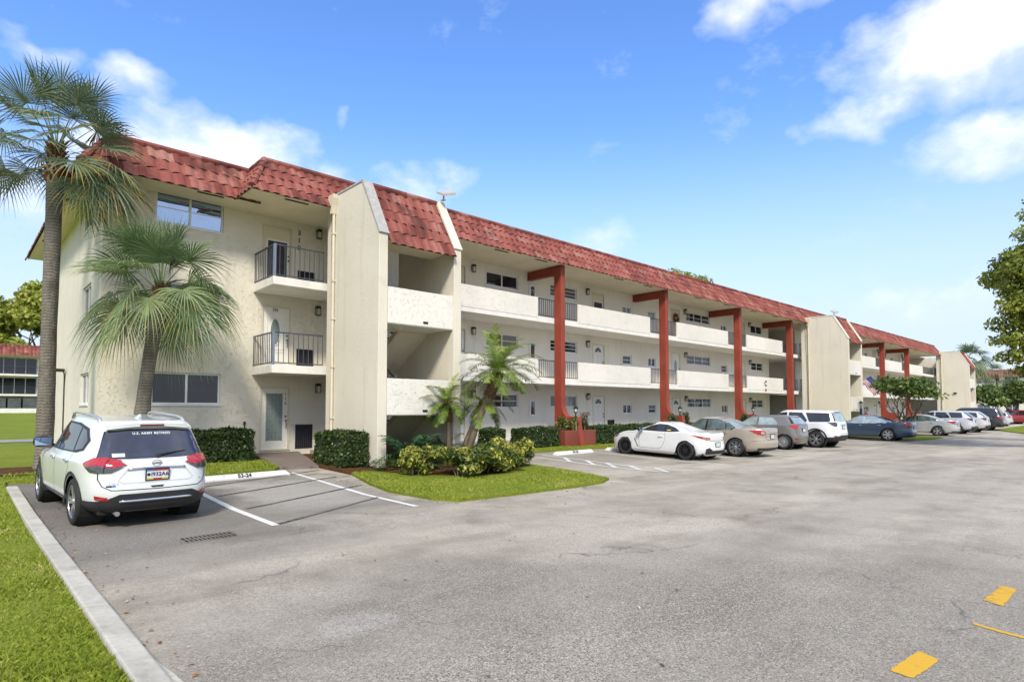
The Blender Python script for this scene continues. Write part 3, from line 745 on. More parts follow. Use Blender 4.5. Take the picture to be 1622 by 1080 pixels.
for off in (0, 37.7):
    for f in range(3):
        dz = FL[f]-FL[0]
        for k, (a, b) in WING.items():
            a += off; b += off
            if k.startswith('win') or k in ('trip', 'dbl'):
                c_, r_, p_ = STY[(k, f)]
                wins.append((a, b, (1.70 if k != 'win1' else 1.66)+dz, 2.29+dz, c_, r_, p_, 'white_frame'))
            elif k.startswith('sw'):
                wins.append((a, b, 1.36+dz, 1.87+dz, 2 if (f + int(k[2])) % 2 else 1, 1 if (f + int(k[2])) % 2 else 2, 'pane_mid' if (k == 'sw1' and f == 2) or (k == 'sw2' and f == 2) else 'pane', 'white_frame'))
            elif k.startswith('door'):
                st = {('door2', 0): 'fan', ('door2', 1): 'fan', ('door2', 2): 'screen', ('door3', 0): 'fan', ('door3', 1): 'oval', ('door3', 2): 'panel'}.get((k, f), 'panel')
                doors.append((a, b, FL[f], 2.31+dz, st, 'cream_frame', 'door_white' if f < 2 else 'door_cream'))
            elif k == 'cab': cabs.append((a, b, 1.25+dz, 2.03+dz))
        vents.append((25.7+off, 26.3+off, .52+dz, 1.03+dz))
for f in range(3):
    dz = FL[f]-FL[0]; vents.append((8.66, 9.28, .25+dz, (1.08 if f == 0 else .95)+dz))
holes = [w_[:4] for w_ in wins] + [d_[:4] for d_ in doors] + vents
EX2 = 83.0
mb = MB()
mid = [h for h in holes if h[1] < 10]; wing1 = [h for h in holes if 10 < h[0] < 45.3]; wing2 = [h for h in holes if 49 < h[0]]
wall_holes(mb, 'x', WY, 3.03, 10.0, -.3, SOF+.02, mid, .13)
fw_ = mb.build('wall', M['stucco'], B)
mb = MB(); wall_holes(mb, 'x', WY, 10.0, 45.35, -.3, SOF+.02, wing1, .13); mb.quad((45.35, WY, -.3), (45.35, 22.4, -.3), (45.35, 22.4, SOF+.02), (45.35, WY, SOF+.02))
mb.build('wall', M['stucco_pale'], B)
mb = MB(); wall_holes(mb, 'x', WY, 50.2, EX2, -.3, SOF+.02, wing2, .13); mb.quad((50.2, WY, -.3), (50.2, 22.4, -.3), (50.2, 22.4, SOF+.02), (50.2, WY, SOF+.02)); mb.quad((EX2, WY, -.3), (EX2, 22.4, -.3), (EX2, 22.4, SOF+.02), (EX2, WY, SOF+.02))
mb.build('wall', M['stucco_pale'], B)
# recessed lobbies beside the stair towers, each with a dark door
for x0, x1 in ((45.3, 50.25), (82.95, 90.2)):
    mb = MB(); lob = []
    for f in range(3): lob += [(x0+.9, x0+1.9, FL[f], FL[f]+2.08)]
    wall_holes(mb, 'x', 22.4, x0, x1, -.3, SOF+.02, lob, .09); mb.build('wall', M['stucco_pale'], B)
    for f in range(3):
        door(x0+.9, x0+1.9, FL[f], FL[f]+2.08, 'panel', 'cream_frame', 'door_dark', plane=22.4); wall_lamp(x0+3.2, FL[f]+2.1, 22.4)
mb = MB(); mb.quad((90.1, 18.2, -.3), (90.1, 22.45, -.3), (90.1, 22.45, SOF+.02), (90.1, 18.2, SOF+.02)); mb.build('wall', M['stucco_pale'], B)
# end wall with its windows
sidew = []
for f in range(3):
    dz = FL[f]-FL[0]
    for a, b in ((21.72, 23.25), (29.4, 31.0)): sidew.append((a, b, 1.74+dz, 2.70+dz))
mb = MB(); wall_holes(mb, 'y', 3.03, WY, 32.0, -.3, SOF+.02, sidew, .13)
mb.quad((3.03, 32, -.3), (92, 32, -.3), (92, 32, SOF), (3.03, 32, SOF)); mb.quad((92, 22.4, -.3), (92, 32, -.3), (92, 32, SOF), (92, 22.4, SOF))
mb.build('wall', M['stucco'], B)
for i, s_ in enumerate(sidew): window('y', 3.03, *s_, 2, 1 if i < 4 else 2, 'pane', 'white_frame', .06)
for a, b, z0, z1, c_, r_, p_, fr in wins: window('x', WY, a, b, z0, z1, c_, r_, p_, fr, .055)
for d_ in doors: door(*d_)
for v in vents: vent_grille(*v)
for a, b, z0, z1 in cabs:
    mb = MB(); 
    for q in ((a, b, z0, z0+.07), (a, b, z1-.07, z1), (a, a+.08, z0+.07, z1-.07), (b-.08, b, z0+.07, z1-.07)): wbox(mb, 'x', WY, *q, -.06, .005)
    wbox(mb, 'x', WY, a+.01, b-.01, z0+.01, z1-.01, -.02, -.004)
    cb = mb.build('extinguisher_cabinet', M['white_frame'], B)
    g = MB(); wbox(g, 'x', WY, a+.081, b-.081, z0+.071, z1-.071, -.04, -.021); g.build('glass', M['pane_mid'], cb)
    g = MB(); g.lathe([(0, z0+.1), (.05, z0+.1), (.055, z0+.13), (.055, z0+.38), (.02, z0+.45), (.02, z0+.5), (0, z0+.5)], ((a+b)/2, WY-.042, 0), 'z', 12); g.build('extinguisher', M['red'], cb)
for f in range(3):
    dz = FL[f]-FL[0]
    wall_lamp(9.42 if f == 0 else 9.38, 2.30+dz, d=.15)
    for off in (0, 37.7):
        for x in (16.42, 24.04, 33.48, 42.12): wall_lamp(x+off, 2.22+dz)
wall_lamp(46.15, 2.2, 18.4) if False else None
# unit numbers
for k, ch in enumerate('310'): text_part('unit_number', ch, .24, M['black'], B, (8.70, WY-.012, 7.66-.26*k), depth=.008)
text_part('unit_number', '210', .125, M['brass'], B, (7.93, WY+.018, 4.91), depth=.006)
for k, ch in enumerate('110'): text_part('unit_number', ch, .125, M['black'], B, (8.32, WY+.018, 2.10-.155*k), depth=.006)

# ---- slabs, parapets, railings
def railing(pts, z0, z1, gap=.125, posts=(), mat='dark_rail', parent=B):
    mb = MB()
    pts = [Vector((p[0], p[1], 0)) for p in pts]
    for i in range(len(pts)-1):
        a, b = pts[i], pts[i+1]; L = (b-a).length; d = (b-a)/L; n_ = max(1, int(L/gap))
        for z, h in ((z1, .02), (z0+.07, .016)):
            c = Vector((-d.y, d.x, 0))*.02
            p0, p1 = a-d*.0, b
            mb.add([(p0+c)+Vector((0,0,z-h)), (p1+c)+Vector((0,0,z-h)), (p1-c)+Vector((0,0,z-h)), (p0-c)+Vector((0,0,z-h)), (p0+c)+Vector((0,0,z+h)), (p1+c)+Vector((0,0,z+h)), (p1-c)+Vector((0,0,z+h)), (p0-c)+Vector((0,0,z+h))],
                   [(0,3,2,1),(4,5,6,7),(0,1,5,4),(1,2,6,5),(2,3,7,6),(3,0,4,7)])
        for k in range(n_+1):
            p = a + d*L*k/n_
            mb.box(p.x-.009, p.y-.009, z0+.086, p.x+.009, p.y+.009, z1-.02)
    for (x, y) in posts: mb.box(x-.035, y-.035, z0-.01, x+.035, y+.035, z1+.021, 1)
    return mb.build('railing', [M[mat], M['rail_post']], parent)

for f in (1, 2):
    zb = FL[f]-.27; zt = FL[f]-.02
    # small balcony in front of the corner flats: slab runs on behind the stair wall
    mb = MB(); mb.prism([(7.18, WY), (7.13, 18.3), (11.8, 18.3), (11.8, WY)], 'z', zb, zt); mb.build('balcony_slab', M['slab'], B, bevel=.012)
    railing([(7.22, WY-.03), (7.19, 18.37), (8.78, 18.37)], zt, zt+1.0, .145, [(7.19, 18.37)])
    for x0, x1 in ((11.8, 46.5), (49.5, 86.3)):
        mb = MB(); mb.box(x0, 18.4, zb, x1, WY, zt); mb.build('walkway_slab', M['slab'], B, bevel=.012)
    for off, seg in ((0, [(11.8, 18.71), (21.39, 27.22), (29.85, 35.74), (38.27, 43.76)]), (37.7, [(49.5-37.7, 18.71), (21.39, 26.9), (29.7, 35.5), (38.0, 43.7)])):
        for a, b in seg:
            mb = MB(); mb.box(a+off, 18.385, zb+.18, b+off, 18.53, FL[f]+.80)
            mb.build('parapet', M['stucco_rough'], B, bevel=.015)
        ops = [(a[1]+off, b[0]+off) for a, b in zip(seg[:-1], seg[1:])] + [(seg[-1][1]+off, 46.45 if off == 0 else 86.2)]
        for a, b in ops: railing([(a+.03, 18.46), (b-.03, 18.46)], zt, FL[f]+.78, .13)
    # lobby floors
    for x0, x1 in ((45.35, 50.2), (83, 92)):
        mb = MB(); mb.box(x0, WY, zb+.004, x1, 22.4, zt-.004); mb.build('walkway_slab', M['slab'], B)
text_part('building_letter', 'C', .52, M['black'], B, (40.9, 18.375, 3.33), depth=.012, bold=.012)
mb = MB(); mb.box(40.84, 18.36, 2.82, 41.0, 18.384, 3.0); mb.build('reflector', simple('red_reflector', (.35, .02, .02), .3), B)

# ---- red columns with beams, flared buttresses and planters
def column(x, wdt=.27):
    mb = MB(); y0, y1 = 17.97, 18.383
    prof = [(y1, 0), (y1, SOF-.002), (y0, SOF-.002), (y0, 1.95)]
    for k in range(1, 8):
        a = pi/2*k/8; prof.append((17.55+.42*cos(a)*1.0 if False else y0-.42*(1-cos(a)), 1.95-.68*sin(a)))
    prof += [(17.52, 1.27), (17.08, 1.27), (16.83, -.1), (y1, -.1)]
    prof = prof[1:]
    mb.prism(prof, 'x', x, x+wdt)
    mb.box(x+.003, y1+.002, 7.62, x+wdt-.003, WY-.002, SOF-.003)
    c = mb.build('column', M['red'], B, bevel=.012)
    pm = MB()
    for (a, b) in ((x-.88, x-.003), (x+wdt+.003, x+wdt+.85)):
        pm.box(a, 16.95, -.1, b, 18.0, .70); 
    pm.build('planter', M['red_rough'], c, bevel=.02)
    sm = MB()
    for (a, b) in ((x-.80, x-.05), (x+wdt+.05, x+wdt+.77)): sm.box(a, 17.03, .69, b, 17.92, .705)
    sm.build('planter_soil', M['mulch'], c)
for x in (19.73, 28.05, 36.45, 44.33): column(x)
for x in (57.4, 65.72, 74.05): column(x)

# ---- stair towers
def fin(x, wd=.29, cap='stucco_fin'):
    mb = MB()
    prof = [(18.15, -.4), (14.95, -.4), (14.95, 6.62), (15.93, 8.34), (18.15, 8.34)]
    mb.prism(prof, 'x', x, x+wd)
    w_ = mb.build('stair_wall', M['stucco_fin'], B, bevel=.012)
    cp = MB()
    e = .03
    cp.prism([(14.93, 6.60), (14.90, 6.63), (15.90, 8.39), (15.96, 8.345)], 'x', x-.02, x+wd+.02)
    cp.prism([(15.97, 8.342), (15.92, 8.40), (18.17, 8.40), (18.17, 8.342)], 'x', x-.02, x+wd+.02)
    cp.build('coping', M[cap], w_)
    return w_
def tile_run(A, Bp, inward, z0, run, rise, courses, k0=0, k1=0, tw=.30, seg=6, seed=0):
    A = Vector((*A, 0)); Bp = Vector((*Bp, 0)); inn = Vector((*inward, 0)); d = (Bp-A); L = d.length; d /= L
    ln = sqrt(run*run+rise*rise); nrm = (-inn*rise + Vector((0, 0, run)))/ln
    mb = MB(); r = random.Random(seed)
    under = []
    for t in (0, 1):
        z = z0 + rise*t
        s0, s1 = k0*run*t, L-k1*run*t
        under.append((A + d*s0 + inn*run*t + Vector((0,0,z)), A + d*s1 + inn*run*t + Vector((0,0,z))))
    mb.quad(under[0][0], under[0][1], under[1][1], under[1][0], 1)
    ds = tw/seg; N = int((L + abs(k0)*run + abs(k1)*run)/ds)+2; sb = min(0, k0*run)
    for j in range(courses):
        t0 = j/courses - (.055 if j == 0 else .03); t1 = (j+1)/courses + .02
        jit = r.random()*tw*.25
        tcol = {}
        drift = {}
        rows = []
        for i in range(N+1):
            s = sb + i*ds
            ph = (s+jit)/tw; k = int(math.floor(ph)); u = ph-k
            if k not in tcol: tcol[k] = r.random()**.8; drift[k] = r.uniform(-.022, .022)
            h = .042*max(0, sin(pi*min(u/.66, 1)))**.7 if u < .66 else -.012*sin(pi*(u-.66)/.34)
            pts = []
            tl = t0 + drift[k]/ln
            for t, off in ((tl, .0), (tl, .024+h), (t1, .006+h*.8)):
                q = clampf(s, k0*run*max(t, 0), L-k1*run*max(t, 0))
                pts.append(A + d*q + inn*run*t + Vector((0, 0, z0+rise*t)) + nrm*off)
            rows.append((pts, tcol[k]))
        vs = []; fs = []; cs = []
        for p, c in rows: vs += p
        for i in range(N):
            if (vs[3*i+1]-vs[3*i+4]).length < 1e-6 and (vs[3*i+2]-vs[3*i+5]).length < 1e-6: continue
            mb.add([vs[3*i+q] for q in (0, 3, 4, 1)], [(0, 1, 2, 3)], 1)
            mb.add([vs[3*i+q] for q in (1, 4, 5, 2)], [(0, 1, 2, 3)], 0, rows[i][1])
    # ridge cap of half-round tiles
    n = max(1, int((L-(k0+k1)*run)/.36)); a = A + d*k0*run + inn*run + Vector((0, 0, z0+rise)); b = A + d*(L-k1*run) + inn*run + Vector((0, 0, z0+rise))
    for k in range(n):
        p, q = a.lerp(b, k/n), a.lerp(b, (k+1.06)/n)
        mb.tube([p+Vector((0,0,.02)), q+Vector((0,0,.0))], [.10, .12], 8, 0, r.random())
    return mb.build('roof', [M['tile'], M['tile_under_shade']], B)
RUN, RISE = .92, 1.24
tile_run((6.22, 17.66), (87.5, 17.66), (0, 1), SOF, RUN, RISE, 4, k0=.75, seed=1)          # the long eave over the galleries
tile_run((6.22, 18.9), (6.22, 17.66), (1, 0), SOF, RUN*.75, RISE, 4, k0=-1.19, k1=1.33, tw=.28, seed=2)                 # its short return
tile_run((2.30, 18.88), (6.9, 18.88), (0, 1), SOF, .82, 1.19, 3, k0=1, tw=.33, seed=3)         # corner block, front
tile_run((2.30, 32.9), (2.30, 18.88), (1, 0), SOF, .82, 1.19, 3, k0=1, k1=1, tw=.33, seed=4)   # corner block, end
def hip(a, b, seed):
    mb = MB(); a, b = Vector(a), Vector(b); r = random.Random(seed); n = 6
    for k in range(n): mb.tube([a.lerp(b, k/n)+Vector((0,0,.05)), a.lerp(b, (k+1.1)/n)+Vector((0,0,.03))], [.10, .085], 8, 0, r.random())
    mb.build('roof', [M['tile'], M['tile_under_shade']], B)
hip((6.22, 17.66, SOF), (6.22+.69, 17.66+RUN, SOF+RISE), 5); hip((2.30, 18.88, SOF), (3.12, 19.70, SOF+1.19), 6)
mb = MB(); mb.box(3.2, 19.76, 8.9, 90, 32.1, 9.12); mb.box(6.98, 18.66, 8.9, 86, 19.755, 9.16); mb.build('roof_deck', M['gutter'], B)
mb = MB()
mb.box(2.33, 18.91, SOF+.018, 6.3, WY, SOF+.026); mb.box(2.33, WY+.002, SOF+.018, 3.2, 32.85, SOF+.026); mb.box(6.3, 17.69, SOF+.019, 87.4, WY+.001, SOF+.027); mb.box(45.3, WY+.002, SOF+.021, 50.3, 22.5, SOF+.082); mb.box(82.9, WY+.002, SOF+.021, 92, 22.5, SOF+.082)
mb.box(2.32, 18.90, SOF-.025, 6.26, 18.915, SOF+.012); mb.box(2.32, 18.916, SOF-.025, 2.335, 32.87, SOF+.012); mb.box(6.24, 17.68, SOF-.025, 87.4, 17.695, SOF+.012); mb.box(6.235, 17.696, SOF-.025, 6.25, 18.899, SOF+.0125)
mb.build('soffit', M['soffit'], B)
def sv(x0, x1, y0, y1):
    mb = MB(); mb.box(x0, y0, SOF+.012, x1, y1, SOF+.0195); mb.build('soffit_vent', M['void'], B)
sv(5.2, 5.95, 19.15, 19.27)
for x in (7.35, 15.9, 18.2, 23.7, 26.2, 31.2, 34.6, 38.2, 41.5, 53, 56, 60, 64, 68, 72, 77): sv(x, x+.75, 18.0, 18.12)
for y in (22.5, 25.6, 28.7): sv(2.45, 2.62, y, y+.34)

def stair_tower(x0, x1, light):
    """x0, x1: inner faces of the two stair walls"""
    r = random.Random(int(x0))
    for z in (1.42, 4.06):
        mb = MB(); mb.box(x0+.003, 15.0, z, x1-.003, 16.35, z+.2); mb.build('stair_landing', M['slab'], B)
        mb = MB(); mb.box(x0+.003, 14.985, z+.015, x1-.003, 15.13, z+1.06); mb.build('parapet', M['stucco_rough'], B, bevel=.012)
        mb = MB(); mb.box(x0+1.25, 14.965, z+.1, x0+1.42, 14.986, z+.16); mb.build('weep_slot', M['void'], B)
    xm = (x0+x1)/2
    for z0, z1, a, b, up in ((.2, 1.6, xm+.05, x1-.004, 0), (1.6, 2.95, x0+.004, xm-.05, 1), (2.95, 4.24, xm+.05, x1-.004, 0), (4.24, 5.66, x0+.004, xm-.05, 1)):
        # up=0: climbs from the gallery (back) to the landing (front); up=1: landing to gallery
        n = 8; mb = MB(); y0, y1 = (18.4, 16.35) if not up else (16.35, 18.4)
        mb.prism([(y0, z0-.22), (y0, z0-.02), (y1, z1-.02), (y1, z1-.22)], 'x', a, b)
        mb.build('stair_flight', M['stucco_fin'], B)
        tm = MB()
        for k in range(n):
            ya = y0+(y1-y0)*k/n; yb = y0+(y1-y0)*(k+1)/n; z = z0+(z1-z0)*(k+1)/n
            tm.box(a+.02, ya, z-.05, b-.02, yb+(.04 if y1 > y0 else -.04), z, 0)
        tm.build('stair_tread', M['concrete'], B)
        rm = MB(); xr = b+.02 if up else a-.02
        rm.tube([(xr, y0, z0+.95), (xr, y1, z1+.95)], .022, 6)
        for k in range(n+1): rm.tube([(xr, y0+(y1-y0)*k/n, z0+(z1-z0)*k/n), (xr, y0+(y1-y0)*k/n, z0+(z1-z0)*k/n+.95)], .011, 5)
        rm.build('railing', M['dark_rail'], B)
    # back wall of the stair well, gallery openings left open
    mb = MB(); mb.box(x0+.003, 16.2, 8.0, x1-.003, 18.14, 8.1); mb.box(x0+.003, 15.1, 6.5, x1-.003, 16.2, 6.56); mb.build('stair_ceiling', M['soffit'], B)
    railing([(x0+.05, 18.42), (xm-.1, 18.42)], FL[2]-.02, FL[2]+.85, .12)
    railing([(x0+.05, 18.42), (xm-.1, 18.42)], FL[1]-.02, FL[1]+.85, .12)
    tile_run((x0+.003, 14.86), (x1-.003, 14.86), (0, 1), 6.42, 1.10, 1.86, 5, tw=.31, seed=int(x0)+30)
    mb = MB(); mb.box(x0+.003, 15.96, 8.11, x1-.003, 18.2, 8.3); mb.build('roof_deck', M['gutter'], B)
    cl_ = MB(); cl_.lathe([(0, -.06), (.10, -.055), (.14, -.02), (.15, 0)], (xm-.35, 15.75, 4.06), 'z', 16); cl_.build('ceiling_light', M['lamp_glass'], B)
def downpipe(x, y=17.62):
    mb = MB()
    mb.tube([(x-.06, y, 7.75), (x-.06, y, .12)], .045, 10)
    for z in (7.1, 5.6, 4.4, 2.9, 1.3): mb.box(x-.115, y-.06, z, x-.002, y+.06, z+.05)
    mb.prism([(y-.11, 8.02), (y-.17, 8.22), (y-.17, 8.34), (y+.17, 8.34), (y+.17, 8.22), (y+.11, 8.02), (y+.05, 7.74), (y-.05, 7.74)], 'x', x-.17, x-.004)
    mb.build('downpipe', M['pipe'], B)
    mb = MB(); mb.tube([(x-.03, y+.22, 8.0), (x-.03, y+.14, 4.0), (x-.03, y+.16, .2)], .012, 6); mb.build('cable', M['steel'], B)
def flood(x, y, z, rz=0):
    mb = MB(); mb.tube([(x, y, z), (x, y-.02, z+.19)], .03, 8)
    mb.box(x-.06, y-.08, z-.002, x+.06, y+.08, z+.012)
    c, s_ = cos(.5), sin(.5)
    def T(u, v, h): return (x+.02+u*c*1.05, y-.02+v*1.15, z+.20+u*s_*.62+v*.55+h)
    mb.add([T(-.18, -.17, 0), T(.36, -.17, 0), T(.36, .17, 0), T(-.18, .17, 0), T(-.18, -.17, .07), T(.36, -.17, .07), T(.36, .17, .07), T(-.18, .17, .07)], [(0,3,2,1),(4,5,6,7),(0,1,5,4),(1,2,6,5),(2,3,7,6),(3,0,4,7)], 1)
    f_ = mb.build('flood_light', [M['steel'], M['gutter']], B)
    g = MB()
    for i in range(4):
        for j in range(2):
            u, v = -.13+.11*i, -.13+.14*j
            g.quad(T(u, v, -.004), T(u, v+.11, -.004), T(u+.09, v+.11, -.004), T(u+.09, v, -.004))
    g.build('lamp_lens', M['lamp_glass'], f_)
for x, X2 in ((8.8, 11.46), (46.5, 49.16), (86.4, 89.4)):
    fin(x, cap='gutter' if x < 9 else 'stucco_fin'); fin(X2); stair_tower(x+.29, X2, True); downpipe(x)
flood(11.63, 15.75, 8.40); flood(46.68, 15.9, 8.40)
# lamp with its conduit on the end wall
mb = MB(); mb.tube([(3.0, 26.6, .3), (3.0, 26.6, 2.75), (2.98, 26.55, 2.9), (2.9, 26.5, 2.95)], .02, 8); mb.box(2.62, 26.35, 2.92, 2.98, 26.62, 3.02)
wl = mb.build('area_lamp', M['brass'], B); g = MB(); g.box(2.64, 26.37, 2.908, 2.9, 26.6, 2.9195); g.build('lamp_lens', M['lamp_glass'], wl)
mb = MB(); mb.tube([(6.98, WY-.03, .15), (6.98, WY-.03, 1.15)], .016, 6); mb.box(6.95, WY-.05, 1.1, 7.01, WY-.002, 1.2); mb.build('cable', M['brass'], B)
mb = MB(); mb.box(86.25, 16.2, 3.4, 86.38, 16.5, 3.55); mb.build('area_lamp', M['black'], B)
# ------------------------------------------------------------------ plants
def leaf_mat(name, stops, trans=.3, rough=.5, spec=.35):
    m, t = new_mat(name); P = t.pos()
    a = t.n('ShaderNodeAttribute', attribute_name='tint').outputs['Fac']
    n = t.noise(P, 1.3, 3)
    v = t.math('ADD', a, t.math('MULTIPLY', t.math('SUBTRACT', n, .5), .35), clamp=True)
    t.principled(t.ramp(v, stops), rough, 0, None, spec=spec, trans=trans); return m
M['sabal'] = leaf_mat('fan_palm_leaf', [(0, (.055, .088, .048)), (.4, (.11, .155, .08)), (.7, (.19, .235, .12)), (.86, (.25, .27, .13)), (.93, (.34, .27, .07)), (1, (.40, .22, .05))], .25, .45)
M['sabal_young'] = leaf_mat('young_fan_palm_leaf', [(0, (.06, .115, .045)), (.4, (.13, .205, .08)), (.75, (.235, .30, .13)), (.95, (.37, .40, .20)), (1, (.33, .28, .10))], .3, .42)
M['date'] = leaf_mat('date_palm_leaf', [(0, (.05, .10, .025)), (.45, (.125, .20, .036)), (.8, (.26, .33, .055)), (1, (.46, .48, .11))], .3, .45)
M['cycad'] = leaf_mat('dark_frond_leaf', [(0, (.02, .055, .025)), (.6, (.05, .115, .045)), (1, (.11, .20, .06))], .15, .35)
M['hedge'] = leaf_mat('hedge_leaf', [(0, (.018, .034, .011)), (.45, (.042, .074, .018)), (.8, (.082, .125, .028)), (1, (.17, .20, .08))], .2, .35)
M['croton'] = leaf_mat('variegated_leaf', [(0, (.012, .028, .010)), (.35, (.035, .065, .015)), (.58, (.11, .15, .03)), (.72, (.36, .35, .05)), (1, (.60, .55, .12))], .25, .4)
M['tree'] = leaf_mat('broad_leaf', [(0, (.09, .12, .018)), (.4, (.20, .24, .03)), (.75, (.33, .36, .055)), (1, (.48, .49, .11))], .35, .5)
M['tree_dark'] = leaf_mat('dark_broad_leaf', [(0, (.04, .075, .018)), (.5, (.105, .165, .036)), (1, (.24, .30, .07))], .3, .5)
M['ixora'] = leaf_mat('red_flower', [(0, (.35, .02, .012)), (1, (.6, .06, .03))], .2, .5)
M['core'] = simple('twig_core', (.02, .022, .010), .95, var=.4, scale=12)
M['twig'] = simple('grey_twig', (.22, .19, .15), .85, var=.3, scale=15)
def bark(name, a, b, ring=0, scale=9):
    m, t = new_mat(name); P = t.pos()
    s = t.n('ShaderNodeSeparateXYZ'); t.l(P, s.inputs[0])
    n = t.noise(t.map(P, (scale, scale, scale*.35)), 1, 6, .65)
    big = t.noise(P, 1.6, 4)
    h = n
    if ring:
        wz = t.math('ADD', t.math('MULTIPLY', s.outputs[2], ring), t.math('MULTIPLY', n, 1.6))
        rg = t.math('FRACT', wz); h = t.math('ADD', t.math('MULTIPLY', rg, .55), t.math('MULTIPLY', n, .7))
    c = t.mix(t.ramp(h, [(.3, 0), (.75, 1)]), a, b)
    c = t.mix(t.math('MULTIPLY', t.ramp(big, [(.5, 0), (.7, 1)]), .5), c, tuple(k*.6 for k in a))
    t.principled(c, .95, 0, t.bump(h, 1, .03), spec=.15); return m
M['bark_sabal'] = bark('sabal_trunk', (.10, .085, .07), (.27, .24, .20), 13)
M['bark_date'] = bark('date_trunk', (.10, .075, .05), (.26, .21, .15), 22)
M['boots'] = bark('palm_boots', (.045, .022, .012), (.19, .10, .05), 14, 16)
M['bark'] = bark('tree_bark', (.10, .085, .065), (.24, .21, .17))

def nrm(v): return v / (np.linalg.norm(v) + 1e-9)
def strip(path, widths, side):
    """two-row strip along path (k,3) with half widths and a side vector (k,3)"""
    L = path - side*widths[:, None]; R = path + side*widths[:, None]
    V = np.empty((2*len(path), 3)); V[0::2] = L; V[1::2] = R
    F = [(2*i, 2*i+1, 2*i+3, 2*i+2) for i in range(len(path)-1)]
    return V, F
class Acc:
    def __init__(s): s.V = []; s.F = []; s.T = []; s.n = 0
    def add(s, V, F, t):
        s.V.append(V); s.F.append(np.asarray(F, dtype=np.int32) + s.n); s.T.append(np.full(len(F), t)); s.n += len(V)
    def build(s, name, mat, parent=None, origin=(0, 0, 0)):
        return fast_mesh(name, np.concatenate(s.V), np.concatenate(s.F), mat, parent, origin, np.concatenate(s.T))
UP = np.array([0, 0, 1.])
def fan_frond(acc, base, az_, elv, pet, blade, nseg, r, droop=1.0, old=0.0):
    d = np.array([cos(az_)*cos(elv), sin(az_)*cos(elv), sin(elv)])
    side = nrm(np.cross(d, UP)) if abs(d[2]) < .98 else np.array([-sin(az_), cos(az_), 0.])
    k = 6; p = np.array(base, float); path = [p.copy()]; dd = d.copy()
    for i in range(k):
        dd = nrm(dd - UP*.07*droop*(1+.3*old)*cos(elv)); p = p + dd*pet/k; path.append(p.copy())
    path = np.array(path); V, F = strip(path, np.linspace(.022, .011, k+1), np.repeat(side[None], k+1, 0))
    acc.add(V, F, .62 + .1*r.random())
    n_ = nrm(np.cross(side, dd))
    if n_[2] < 0: n_ = -n_
    ro = r.uniform(-.7, .7); side, n_ = nrm(side*cos(ro)+n_*sin(ro)), nrm(n_*cos(ro)-side*sin(ro))
    base_t = .25 + .35*r.random() + .25*old
    dd = nrm(dd - UP*(.55*droop*cos(elv)*r.uniform(.5, 1.4))); n_ = nrm(n_ - dd*n_.dot(dd)); side = nrm(np.cross(dd, n_))
    fold = .22
    for i in range(nseg):
        q = (i+.5)/nseg*2-1
        a = q*radians(118)
        u = nrm(cos(a)*dd + sin(a)*side + n_*(fold*abs(sin(a)) + r.uniform(-.05, .05)))
        ln = blade*(1-.28*abs(q)**2.5)*r.uniform(.9, 1.06)
        st = path[-1] + dd*blade*.13*(1-abs(q))
        ts = np.array([0, .22, .45, .65, .84, 1.]); pts = []
        for t_ in ts:
            g = droop*(.06*t_**2 + .50*t_**3.2*r.uniform(.85, 1.15))*ln*(.45+.55*abs(cos(elv)) + .45*old)
            pts.append(st + u*ln*t_ - UP*g)
        pts = np.array(pts)
        wd = blade*2*radians(118)/nseg*.5*np.array([.10, .25, .40, .24, .10, .01])*.84
        s_ = nrm(np.cross(u, n_)); tw = (1 if i % 2 else -1)*.45; s_ = nrm(s_ + n_*tw)
        V, F = strip(pts, wd, np.repeat(s_[None], len(ts), 0))
        tt = base_t + r.uniform(-.12, .12)
        acc.add(V, F[:3], clampf(tt, 0, .93)); 
        tip = tt + .12 + (.35 if (old > .55 and r.random() < .3) else 0)
        acc.add(V, F[3:], clampf(tip, 0, 1))
def feather_frond(acc, base, az_, elv, ln, r, nl=46, droop=1.0, lw=.011, ll=.30, t0=.4, wind=0.0):
    d = np.array([cos(az_)*cos(elv), sin(az_)*cos(elv), sin(elv)])
    k = 12; p = np.array(base, float); path = [p.copy()]; dirs = [d.copy()]
    for i in range(k):
        d = nrm(d - UP*.135*droop*(.5+i/k) + np.array([.03, 0, 0])*wind); p = p + d*ln/k; path.append(p.copy()); dirs.append(d.copy())
    path = np.array(path); dirs = np.array(dirs)
    side0 = nrm(np.cross(dirs[0], UP)+1e-6)
    V, F = strip(path, np.linspace(.016, .004, k+1), np.repeat(side0[None], k+1, 0)); acc.add(V, F, .8)
    for i in range(nl):
        f = .10 + .9*(i+.5)/nl; x = f*k; j = min(int(x), k-1); w_ = x-j
        c = path[j]*(1-w_) + path[j+1]*w_; dd = nrm(dirs[j]*(1-w_)+dirs[j+1]*w_)
        sd = nrm(np.cross(dd, UP)+1e-6); up = nrm(np.cross(sd, dd))
        L = ll*(sin(pi*min(f*.92+.08, 1))**.55)*r.uniform(.85, 1.1)
        for sg in (-1, 1):
            u = nrm(dd*r.uniform(.55, .8) + sd*sg*.75 + up*r.uniform(-.05, .42))
            pts = np.array([c, c+u*L*.5-UP*.03*L, c+u*L-UP*L*.30*droop])
            V, F = strip(pts, np.array([lw*.7, lw, lw*.15]), np.repeat(nrm(np.cross(u, up))[None], 3, 0))
            acc.add(V, F, clampf(t0 + r.uniform(-.2, .25) + .25*f*r.random(), 0, 1))
